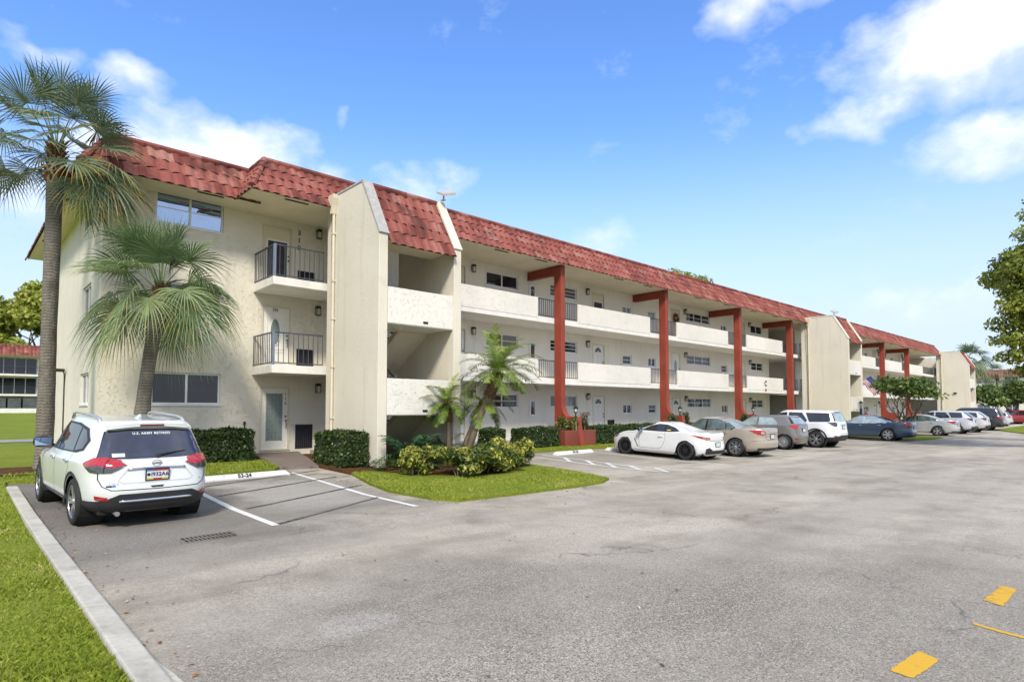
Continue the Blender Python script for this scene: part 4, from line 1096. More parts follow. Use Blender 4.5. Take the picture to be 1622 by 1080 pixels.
def trunk_mesh(name, path, rads, mat, parent, n=14, jitter=.04, seed=1):
    r = random.Random(seed); P = [Vector(p) for p in path]; out = []; rr = []
    K = 8
    for i in range(len(P)-1):
        for k in range(K):
            out.append(P[i].lerp(P[i+1], k/K)); rr.append((rads[i]+(rads[i+1]-rads[i])*k/K)*(1+r.uniform(-jitter, jitter)))
    out.append(P[-1]); rr.append(rads[-1])
    mb = MB(); mb.tube(out, rr, n); return mb.build(name, mat, parent, smooth=True)
def boot_stubs(name, c0, c1, r0, r1, n, mat, parent, seed=1, ln=.22):
    r = random.Random(seed); mb = MB(); c0, c1 = Vector(c0), Vector(c1); ax = (c1-c0).normalized(); e1 = ax.orthogonal().normalized(); e2 = ax.cross(e1)
    for i in range(n):
        f = (i+.5)/n; a = i*2.4; c = c0.lerp(c1, f); rad = r0+(r1-r0)*f; o = e1*cos(a)+e2*sin(a)
        p = c + o*rad*.7; q = p + (o*.75+ax*.9).normalized()*ln*r.uniform(.7, 1.2)
        mb.tube([p-ax*.05, p.lerp(q, .6), q], [.045, .032, .012], 5, 0, r.random())
    return mb.build(name, mat, parent)

def fan_palm(name, label, base, crown, rads, fronds, pet, blade, mat, seed, nseg=40, spread=(-.75, 1.45), droop=1.0, oldness=True, group=None, grow=1.0, extra=()):
    r = random.Random(seed)
    p = place(thing(name, label, 'palm', group=group), base)
    base = Vector(base); crown = Vector(crown)
    mid = base.lerp(crown, .5) + Vector(((crown.x-base.x)*-.12, 0, 0))
    trunk_mesh('trunk', [base-Vector((0,0,.15)), base+(mid-base)*.12, mid, crown], [rads[0]*1.35, rads[0]*1.06, rads[1], rads[2]], M['bark_sabal'], p, seed=seed)
    ax = (crown-mid).normalized()
    boot_stubs('old_leaf_bases', crown-ax*.7*grow, crown+ax*.35*grow, rads[2]*1.05, rads[2]*.8, int(46*grow)+8, M['boots'], p, seed, .24)
    acc = Acc()
    for i in range(fronds):
        f = (i+.5)/fronds
        elv = spread[1] + (spread[0]-spread[1])*f**.85 + r.uniform(-.28, .28)
        az_ = i*2.39996 + r.uniform(-.25, .25)
        fan_frond(acc, crown + ax*(.3-.45*f)*grow, az_, elv, pet*r.uniform(.85, 1.12), blade*r.uniform(.9, 1.1), nseg, r, droop*r.uniform(.45, 1.5), f if oldness else f*.3)
    for a_, e_ in extra: fan_frond(acc, crown, a_, e_, pet*r.uniform(.9, 1.1), blade*r.uniform(.95, 1.15), nseg, r, droop*1.5, .8)
    acc.build('crown', mat, p, base)
    return p
def date_palm(name, label, base, crown, rads, fronds, ln, seed, ll=.3, group=None, wind=0., boot=True, spread=(-.5, 1.4)):
    r = random.Random(seed); p = place(thing(name, label, 'palm', group=group), base)
    base = Vector(base); crown = Vector(crown); mid = base.lerp(crown, .45) + Vector((-(crown.x-base.x)*.10, 0, -.05))
    trunk_mesh('trunk', [base-Vector((0,0,.1)), mid, crown], [rads[0]*1.2, rads[1], rads[2]], M['bark_date'], p, seed=seed, jitter=.07)
    ax = (crown-mid).normalized(); L = (crown-base).length
    if boot: boot_stubs('old_leaf_bases', crown-ax*L*.27, crown+ax*.08, rads[2]*1.15, rads[2]*1.3, 60, M['boots'], p, seed, .10)
    acc = Acc()
    for i in range(fronds):
        f = (i+.5)/fronds; elv = spread[1]+(spread[0]-spread[1])*f + r.uniform(-.1, .1)
        feather_frond(acc, crown+ax*.05, i*2.39996+r.uniform(-.2, .2), elv, ln*r.uniform(.8, 1.08)*(1-.18*f), r, 44, 1.0, .0095 if ll > .25 else .007, ll, .35+.25*(1-f), wind)
    acc.build('crown', M['date'], p, base); return p

def leaf_cloud(centers, radii, n, size, r, flat=.9, tint=(.2, .8), aspect=.55, shell=.5):
    """n small leaves scattered through overlapping puffs; returns V, F, tint"""
    c = np.asarray(centers, float); rad = np.asarray(radii, float)
    if rad.ndim == 1: rad = np.repeat(rad[:, None], 3, 1)
    vol = rad.prod(1); pick = r.choice(len(c), n, p=vol/vol.sum())
    d = r.normal(size=(n, 3)); d /= np.linalg.norm(d, axis=1, keepdims=True)
    rr = (shell + (1-shell)*r.random(n))[:, None]**.8
    pos = c[pick] + d*rad[pick]*rr
    nv = d*.7 + r.normal(size=(n, 3))*.6 + np.array([0, 0, .55*flat]); nv /= np.linalg.norm(nv, axis=1, keepdims=True)
    ref = r.normal(size=(n, 3)); u = np.cross(nv, ref); u /= np.linalg.norm(u, axis=1, keepdims=True); v = np.cross(nv, u)
    s = size*(.6+.8*r.random(n))[:, None]
    V = np.empty((n, 4, 3)); V[:, 0] = pos - u*s; V[:, 1] = pos - v*s*aspect - nv*s*.12; V[:, 2] = pos + u*s; V[:, 3] = pos + v*s*aspect - nv*s*.12
    F = np.arange(4*n).reshape(n, 4)
    pt = r.random(len(c))[pick]
    T = tint[0] + (tint[1]-tint[0])*(.55*r.random(n) + .45*pt)
    return V.reshape(-1, 3), F, T
def branchy(mb, p, d, ln, rad, depth, r, tips, spread=.6, up=.12):
    p = Vector(p); d = Vector(d).normalized(); path = [p]; rs = [rad]
    for k in range(3):
        d = (d + Vector((r.uniform(-.18, .18), r.uniform(-.18, .18), r.uniform(-.05, .12)))).normalized(); path.append(path[-1]+d*ln/3); rs.append(rad*(1-.13*(k+1)))
    mb.tube(path, rs, 7 if depth > 1 else 5)
    if depth == 0: tips.append(tuple(path[-1])); return
    for k in range(3 if r.random() < .6 else 2):
        a = r.uniform(0, 2*pi); o = d.orthogonal().normalized(); o = (Matrix.Rotation(a, 3, d) @ o)
        branchy(mb, path[-1], (d + o*spread*r.uniform(.7, 1.3) + Vector((0, 0, up))), ln*r.uniform(.62, .82), rs[-1]*.72, depth-1, r, tips, spread, up)
def broad_tree(name, label, base, h_trunk, rad, ln, depth, leaves, size, mat, seed, puff=(.9, .6), cat='tree', group=None, stems=1, lean=(0, 0), spread=.6, tint=(.1, .9), up=.12, extra=()):
    r = random.Random(seed); R = np.random.default_rng(seed)
    t = place(thing(name, label, cat, group=group), base); base = Vector(base)
    mb = MB(); tips = []
    for s in range(stems):
        a = 2*pi*s/stems + .4; d = Vector((lean[0] + (.32*cos(a) if stems > 1 else 0), lean[1] + (.32*sin(a) if stems > 1 else 0), 1))
        p = base + Vector((.07*cos(a), .07*sin(a), -.1)) if stems > 1 else base - Vector((0, 0, .1))
        path = [p + d.normalized()*h_trunk*k/4 + Vector((r.uniform(-.04, .04)*rad*4, r.uniform(-.04, .04)*rad*4, 0)) for k in range(5)]
        mb.tube(path, [rad*(1.25-.13*k) for k in range(5)], 10)
        for k in range(3):
            a2 = 2*pi*k/3 + r.uniform(-.4, .4)
            branchy(mb, path[-1], d + Vector((cos(a2)*spread, sin(a2)*spread, .1)), ln, rad*.62, depth, r, tips, spread, up)
    mb.build('trunk', M['bark'], t, smooth=True)
    c = [(p[0]+r.uniform(-.2, .2), p[1]+r.uniform(-.2, .2), p[2]+.15*puff[1]) for p in tips] + list(extra)
    rd = [(puff[0]*r.uniform(.6, 1.25), puff[0]*r.uniform(.6, 1.25), puff[1]*r.uniform(.6, 1.2)) for _ in c]
    V, F, T = leaf_cloud(c, rd, leaves, size, R, tint=tint, shell=.25)
    fast_mesh('crown', V, F, mat, t, tuple(base), T)
    return t

def hedge_box(name, label, x0, x1, y0, y1, z0, z1, n, seed, size=.042, group=None, rz=None):
    R = np.random.default_rng(seed); r = random.Random(seed)
    t = place(thing(name, label, 'hedge', group=group), ((x0+x1)/2, (y0+y1)/2, z0))
    mb = MB(); e = .07
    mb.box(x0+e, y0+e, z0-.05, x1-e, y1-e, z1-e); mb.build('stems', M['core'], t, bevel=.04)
    lx, ly, lz = x1-x0, y1-y0, z1-z0
    A = np.array([lx*ly, lx*lz, lx*lz, ly*lz, ly*lz]); f = R.choice(5, n, p=A/A.sum())
    u, v = R.random(n), R.random(n); P = np.empty((n, 3)); N = np.zeros((n, 3))
    for k in range(5):
        m = f == k
        if k == 0: P[m] = np.c_[x0+lx*u[m], y0+ly*v[m], np.full(m.sum(), z1)]; N[m, 2] = 1
        if k == 1: P[m] = np.c_[x0+lx*u[m], np.full(m.sum(), y0), z0+lz*v[m]]; N[m, 1] = -1
        if k == 2: P[m] = np.c_[x0+lx*u[m], np.full(m.sum(), y1), z0+lz*v[m]]; N[m, 1] = 1
        if k == 3: P[m] = np.c_[np.full(m.sum(), x0), y0+ly*u[m], z0+lz*v[m]]; N[m, 0] = -1
        if k == 4: P[m] = np.c_[np.full(m.sum(), x1), y0+ly*u[m], z0+lz*v[m]]; N[m, 0] = 1
    # rounded edges and an uneven clipped face
    c = np.array([(x0+x1)/2, (y0+y1)/2, (z0+z1)/2]); q = (P-c)/np.array([lx/2, ly/2, lz/2]); q = np.clip(q, -1, 1)
    edge = np.sort(np.abs(q), axis=1)[:, 1]; P -= N*0; P = c + (P-c)*(1-.05*np.clip((edge-.8)/.2, 0, 1)[:, None])
    wav = .028*(np.sin(P[:, 0]*5.1+seed)+np.sin(P[:, 1]*6.3+seed*2)+np.sin(P[:, 2]*7.7))
    P += N*(wav + R.normal(size=n)*.028 - .03)[:, None]
    P[:, 2] = np.maximum(P[:, 2], z0+.03+.05*R.random(n))
    nv = N*.9 + R.normal(size=(n, 3))*.55; nv /= np.linalg.norm(nv, axis=1, keepdims=True)
    a = np.cross(nv, R.normal(size=(n, 3))); a /= np.linalg.norm(a, axis=1, keepdims=True); b = np.cross(nv, a)
    s = size*(.6+.8*R.random(n))[:, None]
    V = np.empty((n, 4, 3)); V[:, 0] = P-a*s; V[:, 1] = P-b*s*.6; V[:, 2] = P+a*s; V[:, 3] = P+b*s*.6
    T = .12 + .68*R.random(n)**1.3 + .16*(N[:, 2] > .5)  # top leaves tinted lighter, light from above put into the colour
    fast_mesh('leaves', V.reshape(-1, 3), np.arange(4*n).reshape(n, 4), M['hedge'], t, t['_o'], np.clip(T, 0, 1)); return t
def shrub(name, label, c, rx, ry, h, n, size, mat, seed, tint=(.05, 1), cat='shrub', group=None, stems=7, flowers=0):
    R = np.random.default_rng(seed); r = random.Random(seed)
    t = place(thing(name, label, cat, group=group), c)
    mb = MB(); tips = []
    for k in range(stems):
        a = 2*pi*k/stems + r.random(); q = Vector((c[0]+rx*.75*cos(a)*r.random(), c[1]+ry*.75*sin(a)*r.random(), c[2]+h*r.uniform(.55, .9)))
        p = Vector((c[0]+.1*cos(a), c[1]+.1*sin(a), c[2]-.05)); mb.tube([p, p.lerp(q, .5)+Vector((0, 0, .05)), q], [.016, .012, .007], 5); tips.append(q)
    mb.build('stems', M['twig'], t)
    cs = []; rd = []
    for k in range(20):
        a = r.uniform(0, 2*pi); f = sqrt(r.random()); zz = r.uniform(.16, .88)
        cs.append((c[0]+rx*.72*f*cos(a), c[1]+ry*.72*f*sin(a), c[2]+h*zz)); g = r.uniform(.26, .42); rd.append((rx*g, ry*g, h*g*.62))
    V, F, T = leaf_cloud(cs, rd, n, size, R, tint=tint, aspect=.42, shell=.4)
    V[:, 2] = np.maximum(V[:, 2], c[2]+.02)
    fast_mesh('leaves', V, F, mat, t, c, T)
    if flowers:
        V, F, T = leaf_cloud([(q[0], q[1], q[2]+.1*h) for q in cs if q[2] > c[2]+h*.35], [(rx*.3, ry*.3, h*.22)]*len([q for q in cs if q[2] > c[2]+h*.35]), flowers, size*.9, R, aspect=.9, shell=.8)
        fast_mesh('blossoms', V, F, M['ixora'], t, c, T)
    return t

LZ = .06
fan_palm('sabal_palm', 'tall palm with thick grey trunk and ragged fan crown left of the parked white SUV', (1.84, 19.6, .02), (1.87, 19.45, 8.15), (.185, .17, .185), 38, 1.3, 1.0, M['sabal'], 3, 36, (-.3, 1.5), .5, extra=[(-.75, -.15), (-.6, -.45), (-.95, -.3), (-.4, -.2), (-1.2, -.45), (-.7, .1), (-.15, -.4), (-.5, -.75)])
fan_palm('fan_palm', 'short leaning palm with broad drooping green fans in front of the corner flat windows', (3.55, 17.9, .0), (3.95, 17.65, 4.58), (.20, .165, .15), 40, 1.06, 1.12, M['sabal_young'], 8, 42, (-.36, 1.5), .72, True, None, .6)
date_palm('date_palm', 'slim upright date palm with a small feathery crown before the open stairwell', (11.05, 14.6, -.05), (10.98, 14.62, 1.72), (.085, .065, .085), 26, 1.05, 5, .22, wind=-.2, spread=(-.6, 1.35))
date_palm('date_palm', 'tallest leaning date palm with bright feathery crown and brown shaggy upper trunk', (11.58, 14.6, -.06), (12.42, 13.95, 2.66), (.10, .085, .145), 36, 1.7, 9, .36, wind=1.3, spread=(-.15, 1.4))
date_palm('date_palm', 'lower leaning date palm hidden partly behind the tall leaning one, with drooping fronds', (11.56, 14.85, -.05), (12.28, 14.5, 1.72), (.09, .08, .11), 15, 1.2, 14, .28, wind=.5, spread=(-.7, 1.1))

hedge_box('clipped_hedge', 'clipped box hedge under the corner flat window behind the white SUV', 3.9, 6.75, 18.45, 19.35, LZ, .98, 9000, 21, group='clipped hedges along the building')
hedge_box('clipped_hedge', 'clipped box hedge between the brick path and the first stair wall', 7.86, 8.72, 15.25, 17.0, -.02, .93, 8000, 22, group='clipped hedges along the building')
for i, (a, b, lab) in enumerate([(14.9, 15.75, 'small clipped hedge stub just behind the leaning date palm trunks'), (16.6, 18.75, 'clipped hedge left of the first red column planter'), (20.9, 24.0, 'clipped hedge right of the first red column, behind the lantern'),
                                (24.25, 27.0, 'clipped hedge behind the nose of the white coupe'), (29.4, 33.0, 'clipped hedge behind the beige sedan roof')]):
    hedge_box('clipped_hedge', lab, a, b, 17.15, 17.95, LZ, .84, int(4200*(b-a)/2.2)+1200, 30+i, group='clipped hedges along the building')
for i, (x, y, rx, h, lab) in enumerate([(8.85, 13.2, .55, .80, 'small yellow and green variegated shrub at the left end of the bed'), (9.75, 12.4, .82, .72, 'variegated shrub at the front of the bed, next right of the small one'),
        (10.6, 12.5, .86, .76, 'variegated shrub in the middle of the bed below the slim date palm'), (11.4, 12.75, .86, .77, 'variegated shrub right of the middle of the bed'), (12.25, 13.2, .78, .90, 'tallest variegated shrub at the right end of the bed')]):
    shrub('variegated_shrub', lab, (x, y, zg(y)+.06), rx, rx, h, 3200 if i else 1800, .062, M['croton'], 50+i, (.2, 1), group='variegated shrubs in the island bed')
def cycad(label, c, ln, n, seed, name='frond_plant', elv=(.25, 1.3)):
    r = random.Random(seed); t = place(thing(name, label, 'plant', group='dark frond plants by the stairwell'), c); acc = Acc()
    for i in range(n):
        feather_frond(acc, c, i*2.4+r.uniform(-.2, .2), r.uniform(*elv), ln*r.uniform(.75, 1.1), r, 26, 1.15, .016, ln*.26, .3)
    acc.build('fronds', M['cycad'], t, c)
    mb = MB(); mb.lathe([(0, -.05), (.09, -.05), (.11, .06), (.05, .14), (0, .15)], c, 'z', 10); mb.build('stem', M['boots'], t); return t
cycad('dark green frond plant at the foot of the first stair wall', (9.5, 14.3, -.06), 1.5, 22, 61, elv=(.5, 1.35))
cycad('dark spiky frond plant behind the slim date palm trunk', (11.2, 15.3, -.04), 1.35, 17, 62, elv=(.45, 1.3))
cycad('low pale frond plant sprawling beside the first stair wall base', (8.85, 14.35, -.07), .62, 9, 63, elv=(.1, .7))
shrub('croton_shrub', 'yellow green shrub in the left half of the first red planter', (19.3, 17.45, .7), .48, .34, .62, 900, .05, M['croton'], 71, group='planter shrubs')
shrub('croton_shrub', 'yellow green shrub close to the first red column in its planter', (19.62, 17.1, .7), .26, .16, .66, 420, .05, M['croton'], 72, group='planter shrubs')
shrub('ixora_shrub', 'red flowering shrub in the right half of the first red planter', (20.42, 17.3, .7), .36, .3, .78, 800, .045, M['hedge'], 73, flowers=34, group='planter shrubs')
shrub('ixora_shrub', 'dark green shrub with reddish tips left of the second red column', (27.6, 17.4, .7), .55, .35, .62, 800, .05, M['hedge'], 74, flowers=10, group='planter shrubs')
shrub('ixora_shrub', 'red flowering shrub right of the second red column', (28.75, 17.35, .7), .36, .3, .72, 700, .05, M['hedge'], 75, flowers=24, group='planter shrubs')
shrub('ixora_shrub', 'green shrub in the planter left of the third red column', (35.95, 17.4, .7), .5, .35, .6, 700, .055, M['hedge'], 76, group='planter shrubs')
shrub('ixora_shrub', 'green shrub in the planter right of the third red column', (37.1, 17.4, .7), .4, .3, .5, 500, .055, M['hedge'], 77, group='planter shrubs')

broad_tree('shade_tree', 'large tree reaching in from the right edge over the far end of the lot', (37.2, 1.5, -.15), 2.6, .26, 2.7, 3, 45000, .10, M['tree'], 83, (1.1, .55), spread=.85, tint=(.0, 1), up=.04, lean=(-.05, .1),
    extra=[(34.7, 2.7, 10.8), (35.1, 2.4, 11.5), (35.4, 2.1, 10.3), (35.6, 1.9, 11.2), (34.1, 4.1, 6.9), (33.7, 3.8, 7.6), (34.3, 3.6, 8.4), (34.5, 3.2, 9.3), (34.7, 2.8, 10.2), (33.5, 4.2, 5.3), (33.7, 4.1, 4.6), (34.1, 3.8, 3.9), (34.8, 3.4, 3.3), (34.4, 3.8, 5.9), (35.0, 3.0, 6.3), (35.1, 2.9, 7.4), (35.3, 2.8, 4.4), (35.4, 2.5, 8.6), (35.7, 2.3, 5.3), (36.0, 2.1, 9.8), (35.8, 2.1, 3.4)])
broad_tree('small_tree', 'small multi stemmed tree on the grass island behind the navy sedan', (47.9, 11.9, -.14), 1.2, .085, 1.25, 2, 4400, .11, M['tree_dark'], 84, (.62, .38), stems=3, spread=.72, tint=(.0, 1), up=.12)
T1 = 'trees beyond the far left building'
for i, (x, y, s_, lab) in enumerate([(1.5, 128, 1.0, 'broad green tree rising behind the far left building'), (12.0, 136, 1.06, 'dark green tree behind the far left building, half hidden by the palm trunk'), (-12, 130, 1.0, 'green tree at the left edge behind the far left building')]):
    broad_tree('far_tree', lab, (x, y, .9), 7.0*s_, .4, 5.6*s_, 2, 22000, .42, M['tree'], 90+i, (3.6, 3.0), spread=.8, tint=(.2, 1), group=T1, extra=[(x-4, y-3, 9), (x+4, y-3, 10), (x, y-4, 8), (x-6, y, 12), (x+6, y, 11)])
broad_tree('far_tree', 'leafy treetop showing above the red roof near its middle', (50.5, 34.5, 0), 7.8, .3, 3.4, 2, 7000, .17, M['tree'], 95, (1.2, .7), spread=.9, tint=(.1, 1), extra=[(43.5, 31, 12.9), (46.5, 31, 13.7), (49, 30.5, 14.1), (51.5, 30.5, 14.0), (54, 30.5, 14.2), (56, 31, 13.5), (47.8, 31, 13.2), (52.8, 31, 13.2)])
T2 = 'trees at the far right end of the lot'
for i, (x, y, s_, lab) in enumerate([(97, 14.6, .85, 'low dark tree at the far end of the lot left of the others'), (93, 12.0, .95, 'dense green tree before the far right building'), (92, 9.6, 1.0, 'green tree at the right edge above the red car')]):
    broad_tree('lot_tree', lab, (x, y, -.1), 1.2, .14, 1.7*s_, 2, 3600, .20, M['tree_dark'], 100+i, (1.1, .85), spread=.85, tint=(0, 1), group=T2)
fan_palm('sabal_palm', 'bushy palm crown showing past the third stair tower', (113, 19.5, 0), (113, 19.5, 8.6), (.2, .19, .2), 30, 1.6, 1.8, M['sabal'], 41, 20, (-.9, 1.4), 1.0, group='distant palms')
fan_palm('sabal_palm', 'small thin palm crown above the far right trees', (118, 17.0, 0), (118, 17.0, 6.6), (.17, .16, .16), 15, 1.1, 1.2, M['sabal'], 42, 18, (-.5, 1.4), 1.0, group='distant palms')

# ---- grass blades and litter
def grass(name, poly, dens, zoff, h, seed, label, inside=None):
    R = np.random.default_rng(seed)
    P = np.asarray(poly, float); lo, hi = P.min(0), P.max(0); n = int((hi-lo).prod()*dens(0, 0) if callable(dens) else (hi-lo).prod()*dens)
    q = lo + (hi-lo)*R.random((n, 2)); ins = np.zeros(n, bool); j = len(P)-1
    for i in range(len(P)):
        c = ((P[i, 1] > q[:, 1]) != (P[j, 1] > q[:, 1])) & (q[:, 0] < (P[j, 0]-P[i, 0])*(q[:, 1]-P[i, 1])/(P[j, 1]-P[i, 1]+1e-12)+P[i, 0]); ins ^= c; j = i
    q = q[ins]
    if inside is not None: q = q[inside(q[:, 0], q[:, 1], R)]
    n = len(q); z = np.clip(-.2+(q[:, 1]-11.5)*.2/6.2, -.2, 0)+zoff
    clump = .6+.5*np.sin(q[:, 0]*2.1+1.7*np.sin(q[:, 1]*1.3))*np.sin(q[:, 1]*1.7+q[:, 0]*.6)+.35*R.random(n)
    H = h*(.5+.8*R.random(n))*np.clip(clump, .35, 1.2); a = R.random(n)*2*pi; wd = .0022+.0026*R.random(n)
    dist = np.hypot(q[:, 0], q[:, 1]); wd *= np.clip(dist/4.5, 1, 3.4)
    ln = R.normal(size=(n, 2))*.65*H[:, None]
    V = np.empty((n, 4, 3)); s = np.c_[np.cos(a), np.sin(a)]*wd[:, None]
    V[:, 0] = np.c_[q-s, z-.01]; V[:, 1] = np.c_[q+s, z-.01]; V[:, 2] = np.c_[q+s*.6+ln*.4, z+H*.62]; V[:, 3] = np.c_[q+ln, z+H]
    o = fast_mesh(name, V.reshape(-1, 3), np.arange(4*n).reshape(n, 4), M['blade'], None, (0, 0, 0), R.random(n)*.75+.1*np.sin(q[:, 0]*1.3)*np.sin(q[:, 1]*.9)+.1)
    tag(o, label, 'grass', kind='stuff'); return o
def thin(x, y, R): return R.random(len(x)) < np.clip((4.2/np.hypot(x, y))**1.7, .06, 1)
grass('grass', [(-4.2, 2.2), (.88, 2.2), (.88, 15.7), (.93, 16.9), (-2.5, 16.9)], 5200, .066, .042, 5, 'mown lawn grass left of the kerb', thin)
def bedout(x, y, R): return (((x-10.65)/2.5)**2+((y-13.65)/1.9)**2 > 1) & (R.random(len(x)) < np.clip(11/np.hypot(x, y), .3, 1))
grass('grass', [p for p in ISL if p[1] < 14.5] + [(8.7, 14.4)], 1000, .055, .045, 6, 'green grass on the island in front of the stair tower', bedout)
grass('grass', [(.95, 17.0), (2.4, 16.75), (3.4, 15.75), (6.45, 16.2), (6.63, 16.4), (7.0, 18.4), (.95, 18.4)], 700, .066, .05, 7, 'grass strip between the numbered stop block and the corner hedge')
grass('grass', [(15.1, 16.0), (17.5, 16.15), (20.5, 15.95), (27, 15.95), (27, 17.1), (15.1, 17.3)], 420, .055, .05, 8, 'grass strip in front of the planters')
def leaves():
    R = np.random.default_rng(3); pts = []
    for _ in range(85):
        y = R.uniform(3.2, 13.5); pts.append((1.12+abs(R.normal())*.16+(.1 if y < 5 else 0), y, zg(y)+.008))
    for _ in range(70): 
        x, y = R.uniform(-3, .8), R.uniform(2.6, 12); pts.append((x, y, zg(y)+.115))
    for _ in range(60): x, y = R.uniform(1.4, 12), R.uniform(1.2, 9.2); pts.append((x, y, zg(y)+.008))
    for _ in range(55): x = R.uniform(7.1, 12.2); pts.append((x, 9.2-abs(R.normal())*.08, zg(9)+.008))
    for _ in range(40): x = 7.0-abs(R.normal())*.12; y = R.uniform(9.3, 14); pts.append((x, y, zg(y)+.008))
    V = []; F = []; T = []; k = 0
    for x, y, z in pts:
        a = R.uniform(0, 2*pi); s = R.uniform(.013, .032); u = np.array([cos(a), sin(a)])*s; v = np.array([-sin(a), cos(a)])*s*.5; c = R.uniform(.004, .02)
        V += [(x-u[0], y-u[1], z+c*.5), (x-v[0], y-v[1], z+c), (x+u[0], y+u[1], z), (x+v[0], y+v[1], z+.002)]; F.append((k, k+1, k+2, k+3)); k += 4; T.append(R.random())
    lm = leaf_mat('dry_leaf', [(0, (.16, .06, .02)), (.4, (.32, .15, .05)), (.7, (.48, .32, .18)), (1, (.58, .48, .36))], .1, .7)
    o = fast_mesh('fallen_leaves', V, F, lm, None, (0, 0, 0), T); tag(o, 'dry brown leaves scattered along the kerb, lot and lawn', 'leaves', kind='stuff')
leaves()
# ------------------------------------------------------------------ vehicles
def car_paint(name, col, metal=0.0, rough=.28):
    m, t = new_mat(name); P = t.pos()
    n = t.noise(P, 2.2, 3); d = t.noise(P, 260, 1)
    c = t.mix(t.ramp(n, [(.3, 0), (.7, 1)]), col, tuple(k*.93 for k in col))
    t.principled(c, rough, metal, t.bump(d, .02, .001) if metal else None, .9, .5); return m
M['rubber'] = simple('tyre_rubber', (.018, .018, .019), .8, var=.25, scale=20, bump=.3, bscale=90)
M['trim_black'] = simple('black_plastic', (.022, .022, .024), .6, var=.2, bump=.15, bscale=120)
M['gloss_black'] = simple('gloss_black', (.008, .008, .009), .12, var=.1, coat=.5)
M['alloy'] = simple('alloy_rim', (.55, .55, .56), .28, .85, var=.06)
M['alloy_dark'] = simple('dark_alloy_rim', (.03, .03, .033), .3, .6, var=.1)
M['silver_plastic'] = simple('silver_trim', (.45, .46, .47), .35, .5, var=.06)
M['car_glass'] = glass('tinted_car_glass', (.06, .065, .072), .03, .8, .55)
M['car_glass_green'] = glass('clear_car_glass', (.10, .14, .13), .03, .9, 0, .6, 2.5)
M['car_glass_pale'] = glass('bright_car_glass', (.32, .40, .42), .04, .8, 0, .35, 2.5)
def lens(name, col, rough=.12):
    m, t = new_mat(name); P = t.pos(); n = t.voro(P, 60, 'F1', 'Distance')
    t.principled(t.mix(t.ramp(n, [(.2, 0), (.7, 1)]), col, tuple(k*.55 for k in col)), rough, 0, None, .8, .6); return m
M['tail'] = lens('red_tail_lens', (.52, .012, .016)); M['tail_dark'] = lens('dark_tail_lens', (.16, .006, .008)); M['clear_lens'] = lens('clear_lens', (.45, .43, .40)); M['smoke_lens'] = lens('smoked_lens', (.07, .07, .07))
M['plate'] = simple('pale_number_plate', (.62, .66, .64), .4, var=.1, scale=30)

def cinterp(x, pts):
    pts = sorted(pts)
    if len(pts) == 1: return np.full_like(x, pts[0][1])
    xs = np.array([p[0] for p in pts]); zs = np.array([p[1] for p in pts])
    i = np.clip(np.searchsorted(xs, x)-1, 0, len(xs)-2); t = np.clip((x-xs[i])/(xs[i+1]-xs[i]), 0, 1); s = t*t*(3-2*t)*.6+t*.4
    return zs[i]*(1-s)+zs[i+1]*s
ENDY = np.array([0, .12, .25, .38, .5, .62, .73, .82, .89, .94, .975])
def ring_pts(rg, nside):
    xf, xr, w_, nf, nr_, zc = rg
    xm, a = (xf+xr)/2, (xf-xr)/2
    front = (1-ENDY**nf)**(1/nf); rear = -((1-ENDY**nr_)**(1/nr_))[::-1]
    mid = np.linspace(front[-1], rear[0], nside+2)[1:-1]
    xi = np.concatenate([front, mid, rear])
    n_ = np.where(xi > 0, nf, nr_); yf = (1-np.abs(xi)**n_)**(1/n_); yf[0] = 0; yf[-1] = 0
    x = xm + a*xi
    z = cinterp(x, zc)
    return np.c_[x, w_*yf, z]
def catmull(P, sub, linear=()):
    out = [P[0]]; ids = [0]
    for i in range(len(P)-1):
        p0 = P[max(i-1, 0)]; p1, p2 = P[i], P[i+1]; p3 = P[min(i+2, len(P)-1)]
        k = sub[i]
        for j in range(1, k+1):
            t = j/k
            if i in linear: q = p1*(1-t)+p2*t
            else:
                m1 = (p2-p0)*.42; m2 = (p3-p1)*.42
                if i-1 in linear or i == 0: m1 = (p2-p1)*.8
                if i+1 in linear: m2 = (p2-p1)*.8
                q = (2*t**3-3*t*t+1)*p1+(t**3-2*t*t+t)*m1+(-2*t**3+3*t*t)*p2+(t**3-t*t)*m2
            out.append(q)
        ids.append(len(out)-1)
    return out, ids

